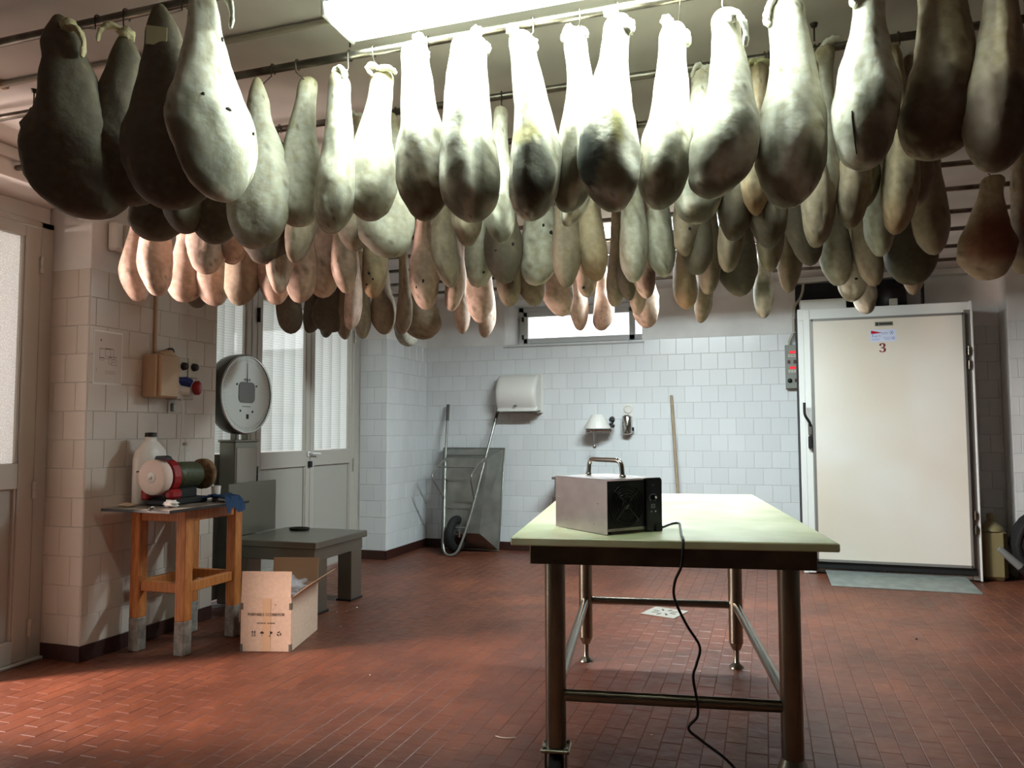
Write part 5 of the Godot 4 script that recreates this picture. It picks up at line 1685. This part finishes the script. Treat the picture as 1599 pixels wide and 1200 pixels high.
func build_cold_room():
	var o := Vector3(0.91, 0, -6.83)
	var t := thing("cold_room", "cream cold room numbered 3 with a wide insulated door and black lever handle", "cold room", o)
	var x0 := 0.27 - o.x
	var x1 := 1.552 - o.x
	slab("cabinet", Vector3(x0, 0.035, -0.40), Vector3(x1, 2.178, -0.005), M.cold_white, t, 0.004)
	slab("dark_flank", Vector3(x0 - 0.004, 0.02, -0.40), Vector3(x0 - 0.0002, 2.17, -0.02), M.gasket, t, 0.0)
	var st := st_new()
	add_box(st, Vector3(x0 + 0.022, 1.09, 0.008), Vector3(0.044, 2.18, 0.03), 0.003)
	add_box(st, Vector3(x0 + 0.07, 1.09, 0.014), Vector3(0.05, 2.17, 0.04), 0.005)
	add_box(st, Vector3((x0 + x1) / 2, 2.13, 0.012), Vector3(x1 - x0 - 0.02, 0.09, 0.034), 0.004)
	obj("door_surround", done(st), M.cold_white, t)
	st = st_new()
	add_box(st, Vector3(x1 - 0.035, 1.06, 0.02), Vector3(0.05, 2.1, 0.05), 0.003)
	add_box(st, Vector3(x1 - 0.055, 1.06, 0.012), Vector3(0.008, 2.04, 0.02), 0.002)
	obj("hinge_channel", done(st), M.cold_edge, t)
	slab("hinge_jamb", Vector3(x1 - 0.014, 0.005, -0.01), Vector3(x1 + 0.002, 2.18, 0.05), M.cold_white, t, 0.003)
	slab("plinth", Vector3(x0, 0.001, -0.35), Vector3(x1 - 0.02, 0.035, -0.02), M.plastic_white, t, 0.006)
	# the leaf
	var dx0 := 0.369 - o.x
	var dx1 := 1.487 - o.x
	var leaf_m := slab("door_leaf", Vector3(dx0, 0.112, 0.012), Vector3(dx1, 2.082, 0.075), M.cold_door, t, 0.004)
	st = st_new()
	for r in [[dx0 - 0.004, dx0 + 0.016, 0.108, 2.086], [dx1 - 0.016, dx1 + 0.004, 0.108, 2.086], [dx0, dx1, 2.066, 2.086], [dx0, dx1, 0.106, 0.128]]:
		add_box(st, Vector3((r[0] + r[1]) / 2, (r[2] + r[3]) / 2, 0.045), Vector3(r[1] - r[0], r[3] - r[2], 0.066), 0.002)
	obj("leaf_edging", done(st), M.cold_edge, t)
	slab("rubber_seal", Vector3(dx0 - 0.01, 0.05, 0.012), Vector3(dx1 + 0.03, 0.104, 0.06), M.gasket, t, 0.004)
	# hinges
	for y in [1.73, 0.455]:
		for e in [-0.055, 0.055]:
			var hs := st_new()
			add_box(hs, Vector3(dx1 + 0.028, y + e, 0.05), Vector3(0.035, 0.045, 0.03), 0.004)
			add_tube(hs, [Vector3(dx1 + 0.028, y + e - 0.035, 0.062), Vector3(dx1 + 0.028, y + e + 0.035, 0.062)], 0.009, 10)
			obj("hinge", done(hs), M.steel_dark, t)
	# handle: bent black lever, chrome latch, black keeper
	var hx := 0.345 - o.x
	obj("lever_handle", tube(soft([Vector3(hx - 0.043, 1.395, 0.11), Vector3(hx - 0.043, 1.29, 0.11), Vector3(hx - 0.005, 1.235, 0.1), Vector3(hx + 0.004, 1.19, 0.06)], 0.03, 5), 0.0135, 12, 0.8), M.black, t)
	obj("latch", box(Vector3(0.03, 0.09, 0.045), 0.005), M.galv, t, Transform3D(Basis(), Vector3(hx - 0.002, 1.175, 0.06)))
	obj("keeper", box(Vector3(0.03, 0.1, 0.05), 0.006), M.black, t, Transform3D(Basis(), Vector3(hx - 0.002, 1.07, 0.06)))
	# plate, sticker and number on the leaf
	obj("name_plate", box(Vector3(0.132, 0.033, 0.004), 0.001), M.panel_grey, t, Transform3D(Basis(), Vector3(0.918 - o.x, 2.022, 0.077)))
	var ns := st_new()
	add_box(ns, Vector3(-0.05, 0, 0), Vector3(0.016, 0.022, 0.0008), 0.0)
	add_box(ns, Vector3(0.012, 0.0, 0), Vector3(0.095, 0.013, 0.0008), 0.0)
	obj("plate_print", done(ns), M.ink, t, Transform3D(Basis(), Vector3(0.918 - o.x, 2.022, 0.0796)))
	var sm := mat(Color(1, 1, 1), 0.35)
	sm.albedo_texture = sticker_print()
	var q := QuadMesh.new()
	q.size = Vector2(0.19, 0.098)
	obj("sticker", q, sm, t, Transform3D(Basis(), Vector3(0.91 - o.x, 1.928, 0.0758)))
	obj("number", text_mesh("3", 0.098, 0.0012, "Droid Serif", true), M.number_red, t, Transform3D(Basis(), Vector3(0.903 - o.x, 1.826, 0.0758)))
	# what stands on and round it
	var rp := thing("ramp_plate", "galvanised steel ramp plate on the floor before the cold room door", "ramp", Vector3(0.93, 0, -6.5))
	obj("plate", prism([Vector2(-0.49, 0.0), Vector2(0.505, 0.0), Vector2(0.5, 0.47), Vector2(-0.5, 0.47)], 0.005, Transform3D(Basis(Vector3.RIGHT, -PI / 2 + 0.075), Vector3(0.0, 0.006, 0.215))), M.galv_plate, rp)
	var cb := thing("white_casing", "white metal casing lying on top of the cold room near its corner", "casing", Vector3(0.48, 2.179, -7.02))
	obj("body", box(Vector3(0.36, 0.085, 0.22), 0.004), M.plastic_white, cb, Transform3D(Basis(), Vector3(0, 0.044, 0)))
	obj("lid", box(Vector3(0.365, 0.008, 0.225), 0.002), M.plastic_white, cb, Transform3D(Basis(), Vector3(0, 0.09, 0)))
	var cp := thing("compressor", "black refrigeration compressor on top of the cold room", "compressor", Vector3(1.02, 2.179, -7.06))
	obj("dome", lathe([[0.0, 0.01], [0.1, 0.01], [0.12, 0.03], [0.12, 0.12], [0.1, 0.18], [0.05, 0.21], [0.0, 0.215]], 26), M.black, cp)
	obj("skid", box(Vector3(0.42, 0.015, 0.26), 0.003), M.black, cp, Transform3D(Basis(), Vector3(0.02, 0.0085, 0)))
	obj("receiver", lathe([[0.0, 0.0], [0.022, 0.0], [0.022, 0.0], [0.022, 0.08], [0.01, 0.09], [0.0, 0.09]], 16), M.chrome, cp, Transform3D(Basis(), Vector3(-0.16, 0.016, 0.1)))
	obj("terminal_box", box(Vector3(0.06, 0.055, 0.05), 0.004), M.plastic_grey, cp, Transform3D(Basis(), Vector3(0.0, 0.044, 0.115)))
	tag(slab("dark_gap_board", Vector3(0.272, 2.18, -7.236), Vector3(1.16, 2.46, -7.2), M.gasket), "black board standing in for the dark gap over the cold room", "board")  # black colour stands in for the unlit gap above the cold room
	var dp := thing("drain_pipe", "thin black pipe standing on the cold room beside the compressor", "pipe", Vector3(1.262, 2.179, -7.08))
	obj("tube", tube([Vector3(0, 0.001, 0), Vector3(0, 0.3, 0)], 0.013, 10), M.black, dp)
	# control panel and its conduit
	var c := thing("control_panel", "grey control panel with two red displays beside the cold room", "control panel", Vector3(0.2265, 1.73, -7.236))
	obj("case", box(Vector3(0.104, 0.385, 0.06), 0.003), M.panel_grey, c, Transform3D(Basis(), Vector3(0, 0, 0.031)))
	for y in [0.128, -0.01]:
		obj("display", box(Vector3(0.052, 0.022, 0.004), 0.001), M.led_red, c, Transform3D(Basis(), Vector3(0.01, y, 0.0625)))
		obj("key_strip", box(Vector3(0.062, 0.026, 0.003), 0.001), M.plastic_grey, c, Transform3D(Basis(), Vector3(0.004, y - 0.03, 0.062)))
		for x in [-0.008, 0.014]: obj("key", box(Vector3(0.007, 0.007, 0.004), 0.001), M.black, c, Transform3D(Basis(), Vector3(x, y - 0.03, 0.0635)))
	for p in [[-0.022, 0.042], [0.028, 0.043], [0.035, -0.122]]:
		obj("rocker_switch", box(Vector3(0.024, 0.03, 0.008), 0.002), M.dark_red, c, Transform3D(Basis(), Vector3(p[0], p[1], 0.064)))
	obj("rotary_knob", lathe([[0.0, 0.0], [0.02, 0.0], [0.018, 0.016], [0.0, 0.018]], 16, Transform3D(Basis(Vector3.RIGHT, PI / 2), Vector3(-0.018, -0.124, 0.061))), M.black, c)
	var fc := thing("conduit_pipe", "ribbed grey conduit bending from the control panel up behind the cold room", "pipe")
	obj("tube", tube(smooth_path([Vector3(0.215, 1.93, -7.2), Vector3(0.218, 1.965, -7.18), Vector3(0.25, 2.04, -7.17), Vector3(0.252, 2.15, -7.17), Vector3(0.262, 2.26, -7.18), Vector3(0.31, 2.33, -7.19), Vector3(0.335, 2.4, -7.19), Vector3(0.345, 2.5, -7.19)], 6), 0.0125, 10), M.plastic_grey, fc)
	for y in [2.03, 2.16]:
		obj("cable_tie", box(Vector3(0.045, 0.006, 0.032), 0.001), M.plastic_white, fc, Transform3D(Basis(), Vector3(0.255, y, -7.17)))


# ==================================================================== canister corner, drain, litter
func build_small_things():
	var c := thing("canister", "yellowish plastic canister on the floor beside the cold room hinges", "canister", Vector3(1.655, 0.001, -6.93))
	obj("body", box(Vector3(0.19, 0.40, 0.16), 0.035), M.canister, c, Transform3D(Basis(), Vector3(0, 0.2, 0)))
	obj("shoulder", lathe([[0.09, 0.0], [0.08, 0.03], [0.045, 0.06], [0.028, 0.075], [0.028, 0.1]], 22), M.canister, c, Transform3D(Basis(), Vector3(0.0, 0.38, 0)))
	obj("cap", lathe([[0.0, 0.0], [0.032, 0.0], [0.032, 0.0], [0.03, 0.035], [0.0, 0.037]], 18), M.canister, c, Transform3D(Basis(), Vector3(0.0, 0.475, 0)))
	var h := thing("hose_coil", "coil of thick black hose standing in the corner behind the canister", "hose", Vector3(2.05, 0.0, -6.85))
	var path := []
	for k in 120:
		var a := TAU * k / 24.0
		path.append(Vector3(cos(a) * (0.255 + 0.003 * sin(k * 1.7)), 0.29 + sin(a) * 0.255, -0.09 + 0.036 * k / 24.0))
	obj("hose", tube(path, 0.026, 10), M.rubber, h)
	var wd := thing("vacuum_wand", "grey plastic vacuum wand with a black collar lying against the black hose coil", "tube", Vector3(1.69, 0.0, -6.6))
	obj("wand", tube([Vector3(-0.07, 0.285, 0.0), Vector3(-0.05, 0.27, 0.0), Vector3(0.07, 0.155, 0.0)], [0.02, 0.024, 0.03], 14), M.dial_plate, wd)
	obj("collar", tube([Vector3(0.065, 0.16, 0.0), Vector3(0.13, 0.1, 0.0), Vector3(0.2, 0.04, 0.0)], [0.035, 0.036, 0.036], 14), M.black, wd)
	obj("metal_ring", lathe([[0.012, 0.0], [0.02, 0.0], [0.02, 0.006], [0.012, 0.006]], 16, Transform3D(Basis(Vector3.RIGHT, PI / 2), Vector3(0.105, 0.115, 0.036))), M.chrome, wd)
	# drain: a pale square plate with slots round its middle
	var d := thing("floor_drain", "pale square floor drain with radial slots, seen under the table", "drain", Vector3(-0.645, 0.0, -5.055), -0.3)
	obj("plate", box(Vector3(0.23, 0.006, 0.23), 0.002), M.drain, d, Transform3D(Basis(), Vector3(0, 0.003, 0)))
	for k in 8:
		var a := TAU * k / 8.0 + 0.2
		obj("slot", box(Vector3(0.042, 0.001, 0.013), 0.0), M.black, d, Transform3D(Basis(Vector3.UP, -a), Vector3(cos(a) * 0.062, 0.0062, sin(a) * 0.062)))
	var bits := [[-2.665, -4.432, 0.014, "white crumb on the floor under the near scale leg"], [-2.624, -4.482, 0.008, "tiny crumb between two others by the scale legs"], [-2.6, -4.575, 0.016, "white crumb beside the far scale foot"], [-2.452, -4.123, 0.009, "pale speck in the shade behind the cardboard box"], [-1.832, -3.355, 0.007, "pale speck on the lit red floor in front of the box"], [0.771, -4.849, 0.014, "dark leaf-like speck on the floor before the ramp plate"], [-0.443, -3.036, 0.009, "pale speck on the floor under the table front"]]
	for b in bits:
		var m := obj("crumb", blob(Vector3(b[2], b[2] * 0.5, b[2] * 0.8), b[0] * 9.0, 0.4, 2.5, 6, 8), M.black if "dark" in b[3] else M.white_rag, self, Transform3D(Basis(), Vector3(b[0], b[2] * 0.22, b[1])))
		tag(m, b[3], "crumb")
	tag(obj("plastic_strip", tube(smooth_path([Vector3(-1.01, 0.003, -2.84), Vector3(-0.985, 0.004, -2.83), Vector3(-0.955, 0.004, -2.832), Vector3(-0.93, 0.003, -2.85)], 5), 0.0018, 6), M.white_rag), "curled white plastic strip on the floor beside the table's caster leg", "strip")


# rail, x and y of the lowest point, width, lean of the shank, drop below the rail, shift off the rail, tone, knot, label
func ham_rows() -> Array:
	return [
	[0, -1.855, 1.787, 0.291, -0.095, 0.034, 0.055, "d", "tail", "broad near-black ham above the hinged frosted door with a pointed bump on its flank"],
	[0, -1.756, 1.833, 0.254, -0.033, 0.065, 0.000, "d", "loop", "dark ham whose gathered stocking neck loops over a bent wire hook"],
	[0, -1.561, 1.787, 0.268, -0.048, 0.037, 0.055, "d", "tag", "big dark ham with a paper label stuck on its shank"],
	[0, -1.395, 1.793, 0.239, -0.065, 0.020, 0.055, "w", "tail", "largest pale ham, smooth and mint-lit with small black nicks across its belly"],
	[1, -2.118, 1.869, 0.212, -0.004, 0.038, -0.035, "d", "hid", "dark rounded ham bottom under the ham with the looped neck"],
	[1, -1.920, 1.863, 0.144, 0.012, 0.081, 0.035, "d", "hid", "small dark ham end wedged below the paper-labelled ham"],
	[1, -1.855, 1.836, 0.178, -0.011, 0.073, -0.035, "d", "hid", "dark ham end below the largest pale ham"],
	[1, -1.611, 1.778, 0.223, -0.003, 0.047, 0.055, "g", "", "ham with an ochre shank half hidden behind the largest pale ham"],
	[1, -1.509, 1.868, 0.167, 0.033, 0.019, -0.035, "g", "", "ham with a bare rounded ochre knuckle hanging clear of the others"],
	[1, -1.337, 1.812, 0.130, 0.024, 0.069, 0.035, "g", "knot", "slim grey ham with a doubled stocking knot under its hook"],
	[1, -1.228, 1.863, 0.178, 0.041, 0.045, -0.035, "g", "bow", "grey ham with a bow-shaped stocking knot pointing both ways"],
	[1, -0.987, 1.817, 0.166, -0.042, 0.024, 0.055, "w", "bobble", "white ham beneath the near end of the lit ceiling lamp with a brown lower edge"],
	[1, -0.830, 1.799, 0.182, -0.013, 0.033, 0.055, "w", "bobble", "widest white ham under the middle of the lit ceiling lamp"],
	[1, -0.648, 1.788, 0.148, -0.027, 0.055, 0.055, "w", "bobble", "white ham with a straight smooth shank and an ochre-edged dark belly"],
	[1, -0.559, 1.830, 0.136, 0.031, 0.027, -0.035, "w", "ear", "white ham with a drooping cloth loop like an ear on its knot"],
	[1, -0.396, 1.790, 0.179, 0.018, 0.049, 0.055, "w", "bobble", "white ham with a charcoal blotch and an ochre streak on its belly"],
	[1, -0.281, 1.813, 0.146, 0.049, 0.051, -0.035, "w", "bobble", "slender white ham with a round cloth bobble beside its hook"],
	[1, -0.131, 1.808, 0.177, 0.049, 0.073, 0.035, "w", "tail", "leaning white ham with a long cloth tail hanging from its knot"],
	[1, 0.071, 1.781, 0.185, 0.011, 0.028, -0.035, "w", "flap", "long white ham with a folded cloth flap at its shank, dark below the middle"],
	[1, 0.259, 1.844, 0.164, 0.031, 0.050, 0.035, "w", "flap", "creamy ham with a thin black slit at its lower tip"],
	[1, 0.430, 1.877, 0.196, 0.027, 0.015, -0.035, "b", "", "brown blurry ham with one pale streak down its front"],
	[1, 0.558, 1.806, 0.153, 0.030, 0.058, 0.035, "b", "", "brown ham with a pale wedge on its shank in the end position"],
	[2, -2.525, 1.765, 0.141, 0.004, 0.039, -0.035, "p", "hid", "rosy ham with a tiny bright drip on its side"],
	[2, -2.209, 1.826, 0.171, 0.000, 0.069, 0.035, "p", "hid", "brown-pink ham overlapping the thumb-shaped pink one"],
	[2, -2.137, 1.879, 0.130, -0.001, 0.044, -0.035, "p", "hid", "short mauve ham end between two darker bottoms"],
	[2, -1.922, 1.849, 0.193, 0.017, 0.039, 0.035, "d", "hid", "blackest ham end under the ochre-shanked ham"],
	[2, -1.902, 1.739, 0.100, 0.002, 0.078, -0.035, "p", "hid", "thin peach finger-shaped ham tip"],
	[2, -1.782, 1.844, 0.100, 0.016, 0.050, 0.035, "b", "hid", "finger-thin brown ham tip below the bare-knuckled ham"],
	[2, -1.498, 1.867, 0.124, 0.003, 0.020, 0.055, "b", "ear", "brown ham tip squeezed behind the ham with the bow-shaped knot"],
	[2, -1.346, 1.826, 0.219, 0.007, 0.024, 0.055, "g", "", "wide olive-grey ham below the bow-knot ham"],
	[2, -1.065, 1.871, 0.112, 0.000, 0.077, -0.035, "b", "hid", "brown ham bottom peeking under the widest white ham"],
	[2, -0.904, 1.854, 0.112, 0.004, 0.056, 0.035, "w", "hid", "cream ham bottom caught by the lamp below the straight-shanked one"],
	[2, -0.667, 1.915, 0.100, 0.057, 0.027, -0.035, "w", "", "light ham tilted sideways between the drooping-ear and charcoal-blotched hams"],
	[2, -0.205, 1.857, 0.171, 0.031, 0.033, 0.055, "w", "ear", "cream ham with a round dimple on its belly behind the bobble ham"],
	[2, -0.092, 1.811, 0.122, 0.013, 0.050, -0.035, "d", "hid", "dark olive ham under the leaning white one"],
	[2, -0.015, 1.868, 0.100, 0.026, 0.046, 0.055, "o", "moss", "narrow ham with a mossy yellow cloth knot and yellowish tip"],
	[2, 0.029, 1.777, 0.112, 0.005, 0.037, -0.035, "d", "hid", "brown ham with a smile-shaped crease under the long white one"],
	[2, 0.168, 1.752, 0.100, 0.001, 0.049, 0.035, "b", "hid", "tongue-shaped tan ham in front of a darker one"],
	[2, 0.177, 1.850, 0.151, 0.030, 0.014, 0.055, "g", "corner", "grey ham behind the dark-bellied long one with a pointed cloth corner on top"],
	[2, 0.268, 1.804, 0.100, 0.020, 0.052, 0.035, "b", "hid", "dull brown ham under the slit-tipped creamy one"],
	[2, 0.315, 1.887, 0.112, -0.003, 0.045, -0.035, "w", "hid", "pale ham printed with scratchy dark marks"],
	[2, 0.399, 1.776, 0.100, 0.005, 0.045, 0.035, "o", "hid", "ham with a rusty orange end"],
	[2, 0.473, 1.880, 0.100, -0.006, 0.049, -0.035, "b", "hid", "buff ham with a soft rounded foot beneath the blurry brown one"],
	[3, -3.057, 1.839, 0.139, -0.007, 0.072, -0.035, "p", "hid", "rosy lumpy ham nearest the white emergency light"],
	[3, -2.707, 1.805, 0.170, 0.016, 0.063, 0.035, "p", "hid", "sunlit pink ham rounded like a thumb near the socket box"],
	[3, -2.578, 1.790, 0.171, -0.018, 0.040, -0.035, "p", "hid", "reddish brown ham in front of the corner of the tiled wall"],
	[3, -2.383, 1.771, 0.172, 0.011, 0.046, 0.035, "b", "hid", "tan ham just over the weighing dial"],
	[3, -2.224, 1.777, 0.160, -0.011, 0.066, -0.035, "p", "hid", "peach ham hanging over the first glazed door leaf"],
	[3, -2.045, 1.765, 0.137, -0.013, 0.052, 0.035, "p", "hid", "round peach ham end beside the thin finger-shaped tip"],
	[3, -1.967, 1.796, 0.157, -0.018, 0.058, -0.035, "p", "hid", "pale pink ham with a smooth cut face and frayed rim"],
	[3, -1.799, 1.795, 0.111, 0.016, 0.070, 0.035, "p", "hid", "pink ham with a blunt sawn-off bottom"],
	[3, -1.703, 1.778, 0.112, 0.009, 0.083, -0.035, "o", "hid", "ham with a golden scabby tip"],
	[3, -1.285, 1.790, 0.106, -0.019, 0.083, 0.035, "b", "hid", "grey-brown ham with a curved scooped side"],
	[3, -1.187, 1.796, 0.129, 0.019, 0.049, -0.035, "g", "hid", "moss-grey ham with a black speck at its foot"],
	[3, -1.038, 1.791, 0.152, -0.004, 0.074, 0.035, "d", "hid", "round dark mouldy ham with blackish spots"],
	[3, -0.923, 1.788, 0.181, 0.005, 0.082, -0.035, "g", "hid", "broad slate-grey oval ham with two black spots"],
	[3, -0.770, 1.758, 0.111, -0.008, 0.076, 0.035, "b", "hid", "olive-tan ham above the plump rosy one"],
	[3, -0.656, 1.790, 0.117, -0.002, 0.045, -0.035, "o", "hid", "yellow-tinged grey ham beside the one with the ragged end"],
	[3, -0.493, 1.761, 0.113, -0.005, 0.042, 0.035, "g", "hid", "sage ham with a wrinkled cloth end above the window's far edge"],
	[3, -0.379, 1.788, 0.114, -0.007, 0.083, -0.035, "g", "hid", "dark sage ham beneath the bobble ham"],
	[3, -0.287, 1.852, 0.100, -0.018, 0.035, 0.035, "b", "hid", "bumpy grey ham end with a nail-like knob"],
	[3, -0.245, 1.789, 0.128, 0.011, 0.043, -0.035, "d", "hid", "dark brown ham below the dimpled cream one"],
	[3, -0.126, 1.777, 0.100, -0.008, 0.053, 0.035, "b", "hid", "boxy tan ham end under the dark olive one"],
	[3, 0.027, 1.783, 0.100, 0.019, 0.040, -0.035, "b", "hid", "square-ended reddish brown ham below the creased one"],
	[3, 0.172, 1.781, 0.129, -0.012, 0.056, 0.035, "d", "hid", "dark ham end below the ham with the pointed cloth corner"],
	[3, 0.424, 1.814, 0.100, -0.018, 0.038, -0.035, "g", "hid", "grey striped ham in a gap behind the scratched one"],
	[3, 0.587, 1.791, 0.119, 0.007, 0.043, 0.035, "b", "hid", "long brown ham edging the open ceiling bays"],
	[4, -3.070, 1.874, 0.146, -0.018, 0.042, -0.035, "d", "hid", "small black ham end over the conduit of the socket box"],
	[4, -1.603, 1.774, 0.135, -0.010, 0.060, 0.035, "p", "hid", "long bright pink ham like a candle with a white ring line"],
	[4, -1.497, 1.773, 0.100, -0.015, 0.085, -0.035, "p", "hid", "salmon blunt ham tip below a grey-brown one"],
	[4, -1.166, 1.767, 0.124, 0.011, 0.061, 0.035, "b", "hid", "tan ham with a brown bruise just above the window corner"],
	[4, -1.058, 1.775, 0.144, 0.020, 0.055, -0.035, "b", "hid", "tan ham with a square black scab over the window frame"],
	[4, -0.783, 1.791, 0.114, -0.010, 0.059, 0.035, "p", "hid", "long pinkish ham with a torn ragged end"],
	[4, -0.513, 1.781, 0.100, -0.019, 0.056, -0.035, "p", "hid", "pink ham with a dark underside next to the window's far edge"],
	[4, -0.231, 1.771, 0.100, -0.010, 0.056, 0.035, "b", "hid", "thin ham slanting down toward the flat-footed tip"],
	[4, -0.096, 1.766, 0.172, 0.013, 0.079, -0.035, "d", "hid", "biggest dark ham over the plaster beside the broom"],
	[4, 0.104, 1.759, 0.100, -0.019, 0.060, 0.035, "b", "hid", "knobbly brown ham tip over the red-lit control panel"],
	[4, 0.315, 1.789, 0.122, -0.010, 0.048, -0.035, "g", "hid", "grey marbled ham with a cut corner over the cold room"],
	[4, 0.444, 1.766, 0.112, -0.011, 0.045, 0.035, "b", "hid", "plain brown ham behind the faceted white tip"],
	[4, 0.595, 1.774, 0.204, -0.014, 0.078, -0.035, "d", "hid", "largest dark ham above the cold room's metal plate"],
	[4, 0.862, 1.765, 0.205, 0.027, 0.229, 0.035, "r", "", "raw red-sided ham alone in the open ceiling bays"],
	[4, 1.000, 1.795, 0.103, 0.003, 0.081, -0.035, "r", "hid", "dark red ham cut by the frame edge behind the wedge-marked one"],
	[5, -2.785, 1.774, 0.159, -0.004, 0.085, -0.035, "d", "hid", "green-edged black ham silhouetted against the glazed door"],
	[5, -2.326, 1.769, 0.100, 0.006, 0.080, 0.035, "p", "hid", "dim rosy ham near the end of the second door leaf"],
	[5, -1.530, 1.782, 0.153, 0.010, 0.075, -0.035, "p", "hid", "rose and green ham drooping toward the pink slanting one"],
	[5, -1.031, 1.784, 0.166, -0.016, 0.060, 0.035, "p", "hid", "plump rosy ham overlapping the top of the window frame"],
	[5, -0.758, 1.832, 0.103, 0.015, 0.046, -0.035, "b", "hid", "smooth brown ham with a rounded nose above the window pane"],
	[5, -0.669, 1.851, 0.100, 0.017, 0.080, 0.035, "d", "hid", "shaded ham tucked behind the round-nosed brown one"],
	[5, -0.638, 1.781, 0.100, 0.006, 0.052, -0.035, "p", "hid", "clean pink ham end close to the window jamb"],
	[5, -0.371, 1.787, 0.112, 0.006, 0.075, 0.035, "o", "hid", "orange-brown blunt ham over the white plaster"],
	[5, 0.412, 1.794, 0.138, 0.001, 0.076, -0.035, "w", "hid", "beige ham with an eye-like scar over the cold room top"],
	[5, 0.674, 1.801, 0.100, 0.007, 0.068, 0.035, "b", "hid", "small brown ham toe sticking out over the compressor"],
	[6, -2.927, 1.835, 0.130, 0.017, 0.048, -0.035, "d", "hid", "narrow dark ham silhouetted against the door's middle stile"],
	[6, -2.724, 1.822, 0.229, -0.017, 0.083, 0.035, "d", "hid", "wide dark round ham silhouetted against the second door leaf"],
	[6, -2.650, 1.780, 0.100, 0.018, 0.084, -0.035, "b", "hid", "little brown ham tip next to the door frame"],
	[6, -2.481, 1.770, 0.108, -0.018, 0.068, 0.035, "g", "hid", "slanting grey ham whose tip touches the door frame top"],
	[6, -2.360, 1.802, 0.159, -0.015, 0.080, -0.035, "b", "hid", "smooth taupe teardrop ham over the tiled pier"],
	[6, -2.200, 1.787, 0.100, 0.007, 0.083, 0.035, "b", "hid", "narrow mauve-brown ham with a cloth tassel over the tiled pier"],
	[6, -1.809, 1.783, 0.100, -0.013, 0.038, -0.035, "p", "hid", "slim dusky pink ham by itself before the white plaster wall"],
	[6, -0.337, 1.772, 0.100, 0.003, 0.067, 0.035, "b", "hid", "pale flat-footed ham tip lowest over the plaster"],
	[6, -0.001, 1.791, 0.107, 0.017, 0.072, -0.035, "w", "hid", "brilliant white slender ham lit from the side near the cold room"],
	[6, 0.520, 1.779, 0.115, -0.020, 0.046, 0.035, "w", "hid", "bright white faceted ham tip overlapping the cold room frame"],
	[7, -3.090, 1.866, 0.100, -0.019, 0.081, -0.035, "d", "hid", "little ham tip peeping under the wide dark round one"],
	[7, -2.265, 1.810, 0.260, -0.015, 0.079, 0.035, "b", "hid", "fat mottled brown ham over the room corner"],
	[7, -1.832, 1.813, 0.115, 0.011, 0.075, -0.035, "p", "hid", "pink slanting ham nearest the window reveal"],
	[7, -1.141, 1.823, 0.113, 0.002, 0.079, 0.035, "p", "hid", "mauve oval ham hanging before the bright window pane"],
	[7, -1.015, 1.826, 0.135, -0.012, 0.079, -0.035, "p", "hid", "spotted oval ham hanging before the bright window pane"],
	[7, -0.707, 1.820, 0.163, -0.007, 0.069, 0.035, "p", "hid", "pale pink ham curled outward past the window jamb"],
	[8, -2.623, 1.826, 0.189, 0.011, 0.080, -0.035, "g", "hid", "lowest grey-green ham end of all, over the pier corner"],
	]
